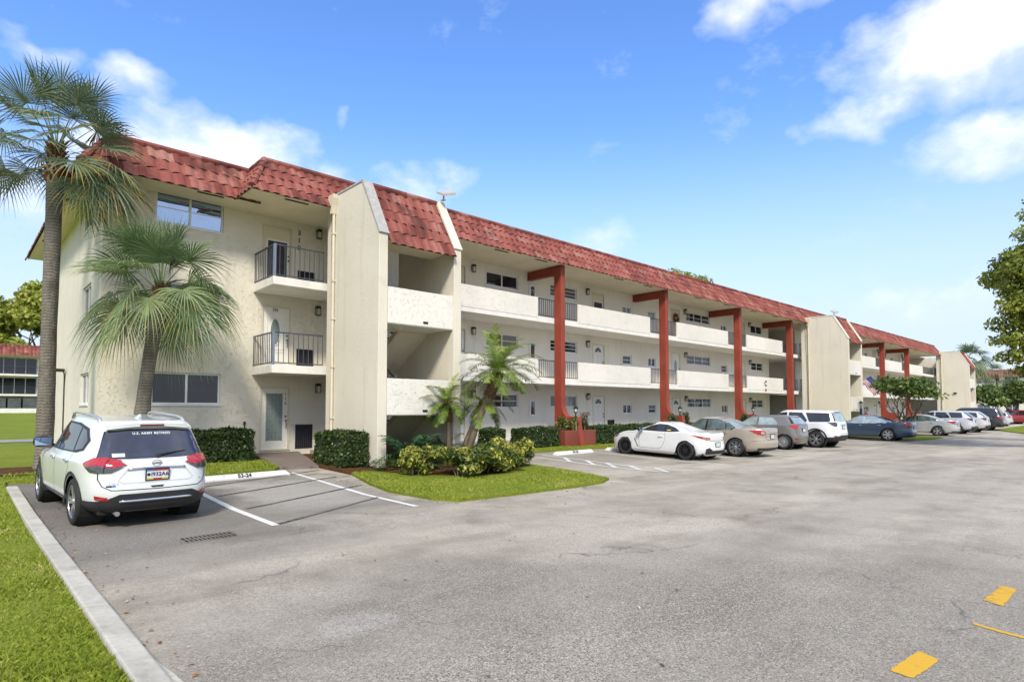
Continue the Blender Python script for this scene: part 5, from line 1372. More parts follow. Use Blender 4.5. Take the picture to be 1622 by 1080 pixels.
class Car:
    def __init__(s, name, label, cat, loc, rz, spec, paint, group):
        s.t = thing(name, label, cat, loc, rz, group); s.sp = spec; s.paint = paint
        s.body()
    def body(s):
        sp = s.sp; rings = [ring_pts(r, sp.get('nside', 84)) for r in sp['rings']]
        sub = sp['sub']; out, ids = catmull(rings, sub, sp.get('linear', ()))
        G = np.array(out); sh = ids[sp['shoulder']]
        R, n = sp['arch'], G.shape[1]
        for c in range(n):
            xs, ys, zs = G[:sh+1, c, 0].copy(), G[:sh+1, c, 1].copy(), G[:sh+1, c, 2].copy()
            if ys.max() < .6: continue
            for wx in sp['wx']:
                d = abs(xs.mean()-wx)
                if d < R:
                    za = sp['wr'] + sqrt(R*R-d*d)
                    if za > zs[0]:
                        zn = za + (zs-zs[0])*(zs[-1]-za)/(zs[-1]-zs[0])
                        o = np.argsort(zs); G[:sh+1, c, 2] = zn; G[:sh+1, c, 1] = np.interp(zn, zs[o], ys[o]); G[:sh+1, c, 0] = np.interp(zn, zs[o], xs[o])
        V = []; F = []; m = G.shape[0]
        L = G.reshape(-1, 3); Rr = L*np.array([1, -1, 1])
        V = np.concatenate([L, Rr])
        for i in range(m-1):
            for c in range(n-1):
                a, b, d, e = i*n+c, i*n+c+1, (i+1)*n+c+1, (i+1)*n+c
                F.append((b, a, e, d)); o = m*n; F.append((a+o, b+o, d+o, e+o))
        me = bpy.data.meshes.new('body'); bm = bmesh.new()
        vs = [bm.verts.new(v) for v in V]
        for f in F:
            try: bm.faces.new([vs[k] for k in f])
            except ValueError: pass
        bmesh.ops.remove_doubles(bm, verts=bm.verts, dist=.0006)
        bmesh.ops.recalc_face_normals(bm, faces=bm.faces)
        bm.normal_update()
        s.bvh = BVHTree.FromBMesh(bm)
        bm.to_mesh(me); bm.free(); me.polygons.foreach_set('use_smooth', [True]*len(me.polygons))
        me.attributes.new('tint', 'FLOAT', 'FACE')
        me.materials.append(s.paint); ob = bpy.data.objects.new('body', me); COL.objects.link(ob); ob.parent = s.t; s.ob = ob
        mb = MB(); w_ = sp['W']-.16
        mb.box(sp['wx'][1]-.34, -w_+.06, .20, sp['wx'][0]+.4, w_-.06, sp['zs']-.42); u = mb.build('underbody', M['void'], s.t)
        for wx in sp['wx']:
            for sg in (1, -1):
                mb = MB(); y0 = (sp['W']-.06)*sg; y1 = (sp['W']-.36)*sg
                mb.lathe([(sp['arch']+.012, y0), (sp['arch']+.012, y1), (0, y1)], (wx, 0, sp['wr']), 'y', 28)
                mb.build('wheel_well', M['void'], s.t)
    # ---- project 2D shapes on the body
    def hit(s, a, b, view):
        if view == 'L': o, d = Vector((a, 4, b)), Vector((0, -1, 0))
        elif view == 'R': o, d = Vector((a, -4, b)), Vector((0, 1, 0))
        elif view == 'B': o, d = Vector((-6, a, b)), Vector((1, 0, 0))
        elif view == 'F': o, d = Vector((6, a, b)), Vector((-1, 0, 0))
        elif view in ('DL', 'DR'):
            # diagonal look at a rear corner: a runs round it (0 at the corner, + towards the middle of the tail)
            sg = 1 if view == 'DL' else -1; q = sqrt(.5)
            k = Vector((s.sp['xR']+.10, sg*(s.sp['W']-.06), 0)); e = Vector((-q, -sg*q, 0)); d = Vector((q, -sg*q, 0))
            o = k + e*a - d*4; o.z = b
        else: o, d = Vector((a, b, 5)), Vector((0, 0, -1))
        p, nn, i, dist = s.bvh.ray_cast(o, d)
        if p is None: return None
        if nn.dot(d) > 0: nn = -nn
        return p, nn
    def patch(s, name, poly, view, mat, off=.006, res=.04, parent=None, skirt=True):
        pts = []; n = len(poly)
        for i in range(n):
            a, b = Vector(poly[i]), Vector(poly[(i+1) % n]); k = max(1, int((b-a).length/res)); pts += [a.lerp(b, j/k) for j in range(k)]
        nb = len(pts); xs = [p.x for p in pts]; ys = [p.y for p in pts]
        grid = [Vector((float(x), float(y))) for x in np.arange(min(xs)+res*.5, max(xs), res) for y in np.arange(min(ys)+res*.5, max(ys), res)]
        v, e, f, *_ = delaunay_2d_cdt(pts+grid, [], [list(range(nb))], 1, 1e-5)
        H = [s.hit(p.x, p.y, view) for p in v]
        q_ = sqrt(.5)
        d = {'L': Vector((0, 1, 0)), 'R': Vector((0, -1, 0)), 'B': Vector((-1, 0, 0)), 'F': Vector((1, 0, 0)), 'T': Vector((0, 0, 1)), 'DL': Vector((-q_, q_, 0)), 'DR': Vector((-q_, -q_, 0))}[view]
        H = [h if h and h[1].dot(d) > .30 else None for h in H]
        mb = MB(); idx = {}; vs = []
        for i, h in enumerate(H):
            if h: idx[i] = len(vs); vs.append(h[0]+h[1]*off)
        fs = [tuple(idx[k] for k in q) for q in f if all(k in idx for k in q)]
        # turn faces outwards
        out = []
        for q in fs:
            nn = (vs[q[1]]-vs[q[0]]).cross(vs[q[2]]-vs[q[0]])
            out.append(q if nn.dot(d) > 0 else q[::-1])
        mb.add(vs, out)
        if not out: return None
        return mb.build(name, mat, parent or s.t, smooth=True)
    def both(s, name, poly, mat, **k):
        s.patch(name, poly, 'L', mat, **k); return s.patch(name, poly, 'R', mat, **k)
    def mirror_back(s, name, poly, mat, **k):
        s.patch(name, poly, 'B', mat, **k); return s.patch(name, [(-a, b) for a, b in poly], 'B', mat, **k)
    def ribbon(s, name, line, wdt, view, mat, off=.0025, step=.035):
        pts = []
        for i in range(len(line)-1):
            a, b = Vector(line[i]), Vector(line[i+1]); k = max(1, int((b-a).length/step)); pts += [a.lerp(b, j/k) for j in range(k)]
        pts.append(Vector(line[-1])); mb = MB(); prev = None
        for i, p in enumerate(pts):
            d = (pts[min(i+1, len(pts)-1)]-pts[max(i-1, 0)]).normalized(); nn = Vector((-d.y, d.x))*wdt/2
            h0, h1 = s.hit(*(p+nn), view), s.hit(*(p-nn), view)
            if view in 'LR':
                sg = 1 if view == 'L' else -1
                h0 = h0 if h0 and h0[0].y*sg > s.sp['W']*.55 else None; h1 = h1 if h1 and h1[0].y*sg > s.sp['W']*.55 else None
                if h0 and not h1: q = p-nn; h1 = (Vector((q.x, h0[0].y, q.y)), h0[1])
                elif h1 and not h0: q = p+nn; h0 = (Vector((q.x, h1[0].y, q.y)), h1[1])
            cur = (h0[0]+h0[1]*off, h1[0]+h1[1]*off) if h0 and h1 else None
            if prev and cur and (prev[0]-cur[0]).length < .25: mb.quad(prev[0], prev[1], cur[1], cur[0])
            prev = cur
        if mb.f: return mb.build(name, mat, s.t)
    def seams(s, lines, views='LR', wdt=.009):
        for l in lines:
            for v in views: s.ribbon('door_seam' if v in 'LR' else 'panel_seam', l, wdt, v, M['void'])
    def wheels(s, style, rim_mat, n=10, steer=0):
        sp = s.sp; r = sp['wr']; wd = sp.get('tw', .215); rr = r*sp.get('rimf', .70)
        yo = sp['W']-.02
        for wx in sp['wx']:
            for sg in (1, -1):
                mb = MB(); h = wd/2
                mb.lathe([(rr-.01, -h*.8), (rr+.012, -h), (r*.90, -h*1.0), (r*.965, -h*.9), (r*.995, -h*.62), (r, -h*.3), (r, h*.3), (r*.995, h*.62), (r*.965, h*.9), (r*.90, h), (rr+.012, h), (rr-.01, h*.8)], (0, 0, 0), 'y', 40)
                for q in (-.5, -.17, .17, .5): mb.lathe([(r*1.001, h*q-.006), (r*1.0015, h*q-.006), (r*1.0015, h*q+.006), (r*1.001, h*q+.006)], (0, 0, 0), 'y', 40, 1)
                w_ = mb.build('wheel', [M['rubber'], M['void']], s.t, smooth=True); w_.location = (wx, sg*(yo-h), r)
                if steer and wx > 0: w_.rotation_euler = (0, 0, steer)
                mb = MB(); o = h*.78*sg; di = sg*.035
                mb.lathe([(rr, o+di*.3), (rr-.012, o+di*.4), (rr-.03, o-di*.3), (rr-.035, o-di*3), (.02, o-di*3)], (0, 0, 0), 'y', 40, 1)
                mb.lathe([(rr+.004, o-di), (rr+.004, o+di*.45), (rr-.014, o+di*.45), (rr-.022, o-di*.2)], (0, 0, 0), 'y', 40)
                mb.lathe([(0, o+di*.35), (.03, o+di*.3), (.055, o), (.065, o-di*1.2)], (0, 0, 0), 'y', 16)
                for k in range(n):
                    a = 2*pi*k/n + (.12 if style == 'pair' and k % 2 else 0)
                    if style == 'pair': a = 2*pi*(k//2)/(n/2) + (.16 if k % 2 else -.16)
                    w0, w1 = (.020, .026) if style != 'wide' else (.03, .055)
                    if style == 'y': w0, w1 = .026, .018
                    u = Vector((cos(a), 0, sin(a))); v = Vector((-sin(a), 0, cos(a))); yv = Vector((0, 1, 0))
                    a1 = a + (.10 if style == 'twist' else 0); u1 = Vector((cos(a1), 0, sin(a1)))
                    p0 = u*.05+yv*(o-di*.1); p1 = u1*(rr-.018)+yv*(o+di*.15)
                    mb.add([p0-v*w0, p0+v*w0, p1+v*w1, p1-v*w1, p0-v*w0-yv*di*.9, p0+v*w0-yv*di*.9, p1+v*w1-yv*di*.9, p1-v*w1-yv*di*.9], [(0,1,2,3),(0,4,5,1),(1,5,6,2),(2,6,7,3),(3,7,4,0)])
                mb.build('rim', [rim_mat, M['void']], w_)
    def mirrors(s, x, z, mat, sz=1., glassmat='car_glass'):
        for sg in (1, -1):
            h = s.hit(x, z-.05, 'L' if sg > 0 else 'R'); y = h[0].y if h else s.sp['W']*sg
            c = Vector((x-.02, y+sg*.16*sz, z+.03)); mb = MB()
            bm = bmesh.new(); bmesh.ops.create_uvsphere(bm, u_segments=14, v_segments=9, radius=1)
            for v in bm.verts:
                q = v.co; v.co = Vector((clampf(q.x, -.35, 1)*.10*sz, np.sign(q.y)*abs(q.y)**.6*.125*sz, np.sign(q.z)*abs(q.z)**.7*.085*sz)) + c
            mb.add([v.co.copy() for v in bm.verts], [tuple(v.index for v in f.verts) for f in bm.faces]); bm.free()
            mb.tube([Vector((x+.03, y-sg*.02, z-.06)), c+Vector((.02, -sg*.08, -.05))], .03, 6)
            m_ = mb.build('wing_mirror', mat, s.t, smooth=True)
            g = MB(); g.box(c.x-.040*sz, c.y-.105*sz, c.z-.06*sz, c.x-.037*sz, c.y+.105*sz, c.z+.06*sz); g.build('mirror_glass', M['pane_mirror'], m_)
    def handles(s, pts, mat):
        for (x, z) in pts:
            for v in 'LR':
                h = s.hit(x, z, v)
                if not h: continue
                mb = MB(); p = h[0]; o = Vector((0, 1 if v == 'L' else -1, 0))
                mb.tube([p+Vector((-.10, 0, 0))-o*.004, p+Vector((-.075, 0, .002))+o*.026, p+Vector((.075, 0, .002))+o*.026, p+Vector((.10, 0, 0))-o*.004], [.011, .014, .014, .011], 7)
                mb.build('door_handle', mat, s.t, smooth=True)
    def plate(s, z, mat, w_=.305, h_=.155, txt=None, y=0, size=.085):
        h = s.hit(y, z, 'B')
        if not h: return
        x = min(s.hit(y, z+q, 'B')[0].x for q in (-h_/2, 0, h_/2) if s.hit(y, z+q, 'B')) - .012
        mb = MB(); mb.box(x, y-w_/2, z-h_/2, x+.014, y+w_/2, z+h_/2); p = mb.build('number_plate', mat, s.t, bevel=.004)
        mb = MB()
        for q in ((-w_/2-.012, w_/2+.012, -h_/2-.012, -h_/2+.004), (-w_/2-.012, w_/2+.012, h_/2-.004, h_/2+.012), (-w_/2-.012, -w_/2+.004, -h_/2+.004, h_/2-.004), (w_/2-.004, w_/2+.012, -h_/2+.004, h_/2-.004)): mb.box(x-.004, y+q[0], z+q[2], x+.012, y+q[1], z+q[3])
        mb.build('plate_frame', M['trim_black'], p)
        return x
    def rear_text(s, name, txt, size, mat, y, z, depth=.003, bold=.001, spacing=1.0, off=.004):
        h = s.hit(y, z, 'B')
        if not h: return
        me = text_mesh(txt, size, depth, bold=bold, spacing=spacing); me.name = name
        # lettering faces -X in car space: right of the reader is -Y
        me.transform(Matrix(((0, 0, -1, 0), (-1, 0, 0, 0), (0, 1, 0, 0), (0, 0, 0, 1))))
        sl_ = atan2(-h[1].z, -h[1].x) if False else atan2(h[1].z, -h[1].x)
        me.transform(Matrix.Rotation(sl_, 4, 'Y'))
        me.materials.clear(); me.materials.append(mat); me.attributes.new('tint', 'FLOAT', 'FACE')
        ob = bpy.data.objects.new(name, me); COL.objects.link(ob); ob.parent = s.t; ob.location = h[0]+h[1]*off
        return ob

def spec(wb, fo, ro, W, h, wr, zsill, zs, zhood, zdeck, zbelt, xcowl, zcowl, xrg, zrg, xwt, xrt, suv, roofw=.27, nside=84, archpad=.055, rear_tuck=.0, zmid=None, xroofr=None):
    xF, xR = wb/2+fo, -(wb/2+ro)
    zm = zmid or (zsill+.36)
    rings = [(xF-.16, xR+.16, W-.10, 4.2, 4.6, [(0, zsill-.01)]),
             (xF-.07, xR+.05, W-.03, 4.4, 5.0, [(0, zsill+.07)]),
             (xF-.005, xR+.00, W-.004, 4.2, 5.2, [(0, zm-.08)]),
             (xF, xR+.03+rear_tuck*.4, W, 4.0, 5.4, [(xR, zm+.14), (0, zm+.12), (xF, zm+.10)]),
             (xF-.10, xR+.06+rear_tuck, W-.012, 3.4, 5.6, [(xR, zdeck), (xR+.5, zdeck+.0), (-.2, zs), (wb/2-.1, zs-.03), (xF, zhood)]),
             (xcowl, xrg, W-.065, 4.0, 6.0 if suv else 4.5, [(xrg, zrg), (-.5, zbelt), (xcowl-.4, zbelt-.02), (xcowl, zcowl)]),
             (xwt, xrt, W-roofw, 4.2, 6.0 if suv else 4.2, [(xrt, h-.075 if suv else h-.10), (xrt*.4, h-.045), (xwt*.2, h-.045), (xwt, h-.085)]),
             (xwt-.18, xrt+(.14 if suv else .22), (W-roofw)*.72, 3.6, 4.2, [(xrt, h-.035 if suv else h-.05), (0, h-.010), (xwt, h-.035)]),
             (xwt-.42, xrt+.42, .001, 3, 3, [(xrt, h-.02), (-.1, h), (xwt, h-.015)])]
    return dict(rings=rings, sub=[2, 3, 4, 5, 7, 9, 3, 4], shoulder=4, arch=wr+archpad, wx=(wb/2, -wb/2), wr=wr, W=W, zs=zs, nside=nside, xF=xF, xR=xR, h=h)

def sedan_details(c, glassm, zbelt, win, rear, lamps, plate_z, seams, hand, mirror_x, chrome=False, rearmat=None, wind=None):
    for i, p in enumerate(win): c.both('side_window', p, M[glassm], off=.004)
    if wind: c.patch('windscreen', wind, 'F', M[rearmat or glassm], off=.004)
    c.patch('rear_window', rear, 'B', M[rearmat or glassm], off=.004)
    c.seams(seams); c.handles(hand, c.paint if not chrome else M['chrome']); c.mirrors(mirror_x, zbelt+.02, c.paint)
CG = 'cars parked nose in along the building'

# ---- white SUV in the near bay, seen from behind
white = car_paint('white_pearl_paint', (.70, .715, .69), 0, .3)
S = spec(2.706, .93, 1.03, .92, 1.66, .362, .29, .97, .93, 1.00, 1.09, 1.17, 1.05, -2.18, 1.08, .42, -1.90, True, .26, 120, .05, .02, .66)
c = Car('parked_suv', 'white SUV parked by the kerb with US Army Retired lettering on its rear window', 'car', (2.25, 13.02, -.155), pi/2+.066, S, white, CG)
suv1 = c; c.t.rotation_euler = (0, -radians(1.9), pi/2+.066)
c.wheels('pair', M['alloy'], 10, -.04)
gl = M['car_glass']
c.both('window_trim', [(1.02, 1.075), (.98, 1.16), (.40, 1.51), (.1, 1.56), (-.8, 1.56), (-1.42, 1.50), (-1.70, 1.33), (-1.60, 1.17), (-1.25, 1.115), (-.2, 1.085)], M['trim_black'], off=.006)
c.both('side_window', [(.88, 1.10), (.84, 1.17), (.38, 1.475), (.10, 1.525), (-.09, 1.53), (-.09, 1.105)], gl, off=.011)
c.both('side_window', [(-.17, 1.105), (-.17, 1.53), (-.78, 1.525), (-1.03, 1.50), (-1.10, 1.13)], gl, off=.011)
c.both('side_window', [(-1.16, 1.14), (-1.10, 1.49), (-1.38, 1.465), (-1.62, 1.32), (-1.55, 1.195)], gl, off=.011)
c.patch('windscreen', [(-.70, 1.13), (.70, 1.13), (.60, 1.50), (-.60, 1.50)], 'F', gl)
c.patch('rear_window', [(-.735, 1.085), (-.66, 1.30), (-.585, 1.475), (-.3, 1.505), (.3, 1.505), (.585, 1.475), (.66, 1.30), (.735, 1.085), (.35, 1.065), (-.35, 1.065)], 'B', glass('privacy_rear_glass', (.14, .14, .165), .03, .9, .85, .25, 3), off=.012)
for D in ('DL', 'DR'): c.patch('window_trim', [(.24, 1.09), (.22, 1.30), (.17, 1.485), (-.12, 1.47), (-.105, 1.30), (-.085, 1.12)], D, M['gloss_black'], off=.007, res=.025)
# roof spoiler with brake lamp
mb = MB(); 
for sg in (1,): pass
V_ = []
for i, y in enumerate(np.linspace(-.60, .60, 13)):
    k = 1-(abs(y)/.60)**6*.35
    V_.append([(-1.72, y, 1.632-.03*(y/.6)**2), (-2.02*k-(1-k)*1.85, y, 1.585-.05*(y/.6)**2), (-2.02*k-(1-k)*1.85, y, 1.553-.05*(y/.6)**2), (-1.85, y, 1.545-.05*(y/.6)**2)])
for i in range(12):
    for j in range(3): mb.quad(V_[i][j], V_[i+1][j], V_[i+1][j+1], V_[i][j+1])
sp_ = mb.build('spoiler', white, c.t, smooth=False)
mb = MB(); mb.box(-2.028, -.17, 1.557, -2.012, .17, 1.583); mb.build('brake_lamp', M['tail_dark'], sp_)
for i, q in enumerate(('L', 'R')): pass
# tail lamps wrap round the corner
def wrap_lamp(c, ypts, xpts, mats, names, off=.008):
    pass
for sg in (1, -1):
    v = 'L' if sg > 0 else 'R'
    D = 'DL' if sg > 0 else 'DR'
    l1 = c.patch('tail_lamp', [(-.30, 1.0), (-.26, .955), (0, .985), (.20, .95), (.345, .985), (.22, 1.05), (.05, 1.092), (-.12, 1.085)], D, M['tail'], off=.020, res=.025)
    c.patch('reversing_lens', [(-.25, .948), (0, .976), (.20, .942), (.33, .972), (.19, .88), (0, .875), (-.14, .885)], D, M['smoke_lens'], off=.018, res=.025, parent=l1)
    c.ribbon('panel_seam', [(.10, 1.085), (.10, .875)], .010, D, M['void'], .0215)
    c.patch('reflector', [(-.02, .49), (.17, .475), (.17, .525), (-.02, .55)], D, M['tail'], off=.022, res=.025)
    c.ribbon('panel_seam', [(sg*.745, .955), (sg*.745, .78), (sg*.70, .68), (sg*.60, .625), (0, .615)], .012, 'B', M['void'])
c.patch('bumper_cladding', [(-.72, .27), (.72, .27), (.72, .475), (.66, .485), (.50, .565), (-.50, .565), (-.66, .485), (-.72, .475)], 'B', M['trim_black'], off=.014, res=.03)
for D in ('DL', 'DR'): c.patch('bumper_cladding', [(.16, .27), (.16, .475), (0, .46), (-.30, .45), (-.30, .27)], D, M['trim_black'], off=.0135, res=.03)
c.both('bumper_cladding', [(-2.10, .27), (-1.83, .27), (-1.80, .36), (-1.79, .45), (-2.10, .455)], M['trim_black'], off=.013, res=.03)
for k, (a, b) in enumerate(((-.46, .46),)):
    mb = MB(); hp = [c.hit(y, .455-.0*abs(y), 'B') for y in np.linspace(-.50, .50, 14)]
    mb.tube([h[0]+Vector((-.016, 0, 0)) for h in hp], .020, 8); mb.build('chrome_strip', M['chrome'], c.t, smooth=True)
c.patch('skid_plate', [(-.40, .275), (.40, .275), (.46, .325), (-.46, .325)], 'B', M['silver_plastic'], off=.014)
mb = MB(); hp = [c.hit(y, .925+.012*(1-(y/.4)**2), 'B') for y in np.linspace(-.40, .40, 12)]; mb.tube([h[0]+Vector((-.012, 0, 0)) for h in hp], .017, 6); mb.build('chrome_strip', M['chrome'], c.t, smooth=True)
c.ribbon('plate_recess', [(-.40, .915), (-.52, .76), (-.46, .72), (.46, .72), (.52, .76), (.40, .915)], .020, 'B', simple('shut_line_white', (.50, .51, .50), .4), off=.002)
px_ = c.plate(.83, M['plate'], .31, .16)
def flatpart(name, y0, y1, z0, z1, x, mat):
    mb = MB(); mb.box(x-.003, y0, z0, x, y1, z1); return mb.build(name, mat, c.t)
navy = simple('plate_navy', (.015, .02, .12), .5); pred = simple('plate_red', (.45, .03, .03), .5); pyel = simple('plate_yellow', (.55, .40, .05), .5)
flatpart('plate_band', -.155, .155, .885, .91, px_-.0005, pred); flatpart('plate_band', .06, .155, .8855, .9095, px_-.001, simple('plate_blue', (.05, .15, .5), .5)); flatpart('plate_band', -.155, .155, .75, .778, px_-.0005, pyel); flatpart('plate_band', -.06, .06, .7505, .7775, px_-.001, pred)
mb = MB(); mb.lathe([(0, 0), (.024, 0), (.024, -.003), (0, -.003)], (px_, .122, .832), 'x', 14); mb.build('plate_seal', M['brass'], c.t)
me = text_mesh('I932A6', .083, .002, bold=.0015); me.transform(Matrix(((0, 0, -1, 0), (-1, 0, 0, 0), (0, 1, 0, 0), (0, 0, 0, 1)))); me.materials.clear(); me.materials.append(navy); me.attributes.new('tint', 'FLOAT', 'FACE')
ob = bpy.data.objects.new('plate_number', me); COL.objects.link(ob); ob.parent = c.t; ob.location = (px_-.003, -.030, .832)
hb = c.hit(0, 1.0, 'B'); mb = MB()
mb.tube([(hb[0].x-.012, .062*cos(a), 1.0+.048*sin(a)) for a in np.linspace(0, 2*pi, 21)], .008, 6); mb.box(hb[0].x-.020, -.075, .990, hb[0].x-.006, .075, 1.010); mb.build('badge', M['chrome'], c.t)
c.rear_text('model_lettering', 'ROGUE', .055, M['chrome'], .53, .715, spacing=1.35); c.rear_text('trim_lettering', 'AWD', .035, M['chrome'], -.62, .735, spacing=1.2)
c.patch('sticker', [(.60, .672), (.66, .672), (.66, .695), (.60, .695)], 'B', M['black'], off=.004); c.patch('sticker', [(.545, .672), (.598, .672), (.598, .695), (.545, .695)], 'B', simple('sticker_blue', (.02, .2, .5), .4), off=.004)
c.rear_text('window_lettering', 'U.S. ARMY RETIRED', .056, simple('white_vinyl', (.75, .78, .78), .5), 0, 1.435, .001, .0008, 1.12, .015)
c.patch('window_sticker', [(.40, 1.095), (.56, 1.095), (.56, 1.145), (.40, 1.145)], 'B', simple('sticker_white', (.75, .75, .75), .5), off=.016)
c.patch('tailgate_handle', [(-.10, .665), (.10, .665), (.07, .635), (-.07, .635)], 'B', M['trim_black'], off=.004)
h0, h1 = c.hit(-.05, 1.10, 'B'), c.hit(-.46, 1.155, 'B'); mb = MB(); mb.tube([h0[0]+h0[1]*.03, h0[0].lerp(h1[0], .4)+h0[1]*.035, h1[0]+h1[1]*.018], [.022, .014, .008], 6); mb.lathe([(0, -.05), (.035, -.04), (.035, .0), (0, .0)], h0[0]+Vector((.0, 0, 0)), 'x', 10); mb.build('wiper', M['trim_black'], c.t)
for sg in (1, -1):
    y = sg*.60; mb = MB()
    mb.tube([(-1.62, y*1.0, 1.585), (-1.50, y*1.0, 1.655), (-1.25, y, 1.685), (.0, y, 1.705), (.22, y*.985, 1.68), (.34, y*.97, 1.595)], [.030, .026, .021, .021, .024, .028], 8); mb.build('roof_rail', M['silver_plastic'], c.t, smooth=True)
mb = MB(); mb.add([(-1.36, -.03, 1.635), (-1.36, .03, 1.635), (-1.12, .02, 1.642), (-1.12, -.02, 1.642), (-1.42, 0, 1.715), (-1.33, 0, 1.72)], [(0, 1, 4), (1, 2, 5, 4), (2, 3, 5), (3, 0, 4, 5)]); mb.build('roof_fin', white, c.t)
c.seams([[(-.13, 1.07), (-.13, .42), (-.10, .36)], [(-1.12, 1.09), (-1.10, .86), (-.98, .66), (-.92, .42), (-.92, .36)], [(.92, 1.03), (.88, .42)], [(-.92, .37), (.88, .37)]])
c.handles([(-.02, .955), (-.98, .975)], M['chrome']); c.mirrors(.78, 1.13, M['gloss_black'], 1.15)
for sg in 'LR':
    for wx in S['wx']:
        arc = [(wx+(S['arch']+.034)*cos(a), .362+(S['arch']+.034)*sin(a)) for a in np.linspace(-.02, pi+.02, 40)]
        c.ribbon('arch_cladding', arc, .055, sg, M['trim_black'], .007, .02)
    c.ribbon('sill_cladding', [(.93, .335), (-.93, .335)], .11, sg, M['trim_black'], .006)
mb = MB(); mb.tube([(-2.28, .50, .26), (-2.05, .50, .27)], .035, 10); mb.build('exhaust_pipe', M['steel'], c.t)
mb = MB(); mb.box(-2.12, -.70, .24, -1.7, .70, .45); mb.build('underbody', M['void'], c.t)
def arch_trim(c, wdt=.055, mat='trim_black'):
    S_ = c.sp
    for v in 'LR':
        for wx in S_['wx']:
            R_ = S_['arch']+wdt*.6
            c.ribbon('arch_cladding', [(wx+R_*cos(a), S_['wr']+R_*sin(a)) for a in np.linspace(-.02, pi+.02, 40)], wdt, v, M[mat], .007, .02)
def lamps(c, bpoly, mat, off=.012):
    for v in ('DL', 'DR'): c.patch('tail_lamp', bpoly, v, M[mat], off=off, res=.028)
FLP = simple('plate_pale_green', (.52, .60, .55), .4, var=.12, scale=60)

# ---- white coupe with black wheels
S = spec(2.575, .84, .80, .89, 1.30, .325, .17, .93, .66, .97, .93, 1.06, .94, -1.42, .99, .22, -.62, False, .34, 110, .035, .04, .50)
wp = car_paint('cool_white_paint', (.72, .72, .705))
c = Car('parked_coupe', 'low white two door coupe with black wheels and small spoiler, nearest of the row', 'car', (19.92, 12.79, -.155), pi/2, S, wp, CG)
c.t.rotation_euler = (0, -radians(1.6), pi/2)
c.wheels('y', M['alloy_dark'], 10)
c.both('window_trim', [(.66, .955), (.30, 1.13), (-.08, 1.215), (-.42, 1.20), (-.78, 1.10), (-1.02, .985), (-.70, .955), (-.2, .945)], M['gloss_black'], off=.006)
c.both('side_window', [(.60, .965), (.28, 1.115), (-.08, 1.195), (-.36, 1.185), (-.42, .96)], gl, off=.011); c.both('quarter_window', [(-.47, .965), (-.42, 1.18), (-.76, 1.09), (-.97, .99), (-.70, .965)], gl, off=.011)
c.patch('rear_window', [(-.60, 1.01), (-.50, 1.195), (0, 1.215), (.50, 1.195), (.60, 1.01), (0, .995)], 'B', gl); c.patch('windscreen', [(-.66, .99), (.66, .99), (.52, 1.19), (-.52, 1.19)], 'F', gl)
c.patch('windscreen_band', [(.24, -.5), (.24, .5), (.06, .48), (.06, -.48)], 'T', M['gloss_black']) if False else None
lamps(c, [(-.34, .885), (-.10, .80), (.12, .745), (.30, .755), (.28, .815), (.10, .835), (-.12, .865)], 'tail')
for v in ('DL', 'DR'): c.patch('tail_inner_lens', [(.02, .775), (.24, .77), (.24, .80), (.02, .81)], v, M['clear_lens'], off=.016, res=.025)
c.patch('bumper_diffuser', [(-.64, .24), (.64, .24), (.66, .42), (.54, .47), (.36, .36), (-.36, .36), (-.54, .47), (-.66, .42)], 'B', M['trim_black'], off=.014, res=.03)
c.ribbon('panel_seam', [(-.66, .74), (-.36, .70), (.36, .70), (.66, .74)], .012, 'B', M['void']); c.plate(.56, FLP)
c.both('side_vent', [(.82, .64), (.86, .64), (.70, .34), (.66, .33)], M['void'], off=.004)
c.both('window_sticker', [(-.50, .985), (-.66, .985), (-.66, 1.02), (-.50, 1.02)], simple('sticker_yellow', (.6, .42, .03), .5), off=.016)
for y in (.52, -.52):
    mb = MB(); mb.tube([(-2.02, y, .30), (-1.8, y, .31)], .05, 12); mb.build('exhaust_pipe', M['steel'], c.t)
mb = MB(); V_ = []
for y in np.linspace(-.72, .72, 13):
    k = 1-.30*(abs(y)/.72)**4; V_.append([(-1.72*1, y, .965), (-2.03*k-.30*(1-k)*4, y, 1.025-.05*(abs(y)/.72)**3), (-2.02*k-.30*(1-k)*4, y, .995-.05*(abs(y)/.72)**3), (-1.72, y, .94)])
for i in range(12):
    for j in range(3): mb.quad(V_[i][j], V_[i+1][j], V_[i+1][j+1], V_[i][j+1])
mb.build('spoiler', wp, c.t)
c.seams([[(.60, .96), (.64, .70), (.62, .34)], [(-.46, .955), (-.50, .70), (-.36, .40), (-.20, .32)], [(.62, .33), (-.22, .32)], [(1.26, .86), (.9, .87), (.62, .93)]])
c.handles([(-.30, .77)], wp); c.mirrors(.50, .97, M['gloss_black'], .95)
c.both('head_lamp', [(1.98, .60), (1.72, .74), (1.60, .76), (1.74, .65)], M['smoke_lens'], off=.006)
c.both('fuel_cap', [(-1.3+.07*cos(a), .82+.07*sin(a)) for a in np.linspace(0, 2*pi, 15)[:-1]], wp, off=.002)
h0 = c.hit(-.62, 0, 'T'); mb = MB(); z = h0[0].z; mb.add([(-.72, -.03, z-.01), (-.72, .03, z-.01), (-.48, .015, z-.006), (-.48, -.015, z-.006), (-.72, 0, z+.06), (-.62, 0, z+.06)], [(0, 1, 4), (1, 2, 5, 4), (2, 3, 5), (3, 0, 4, 5)]); mb.build('roof_fin', wp, c.t)
mb = MB(); mb.box(-1.9, -.7, .17, -1.5, .7, .35); mb.build('underbody', M['void'], c.t)

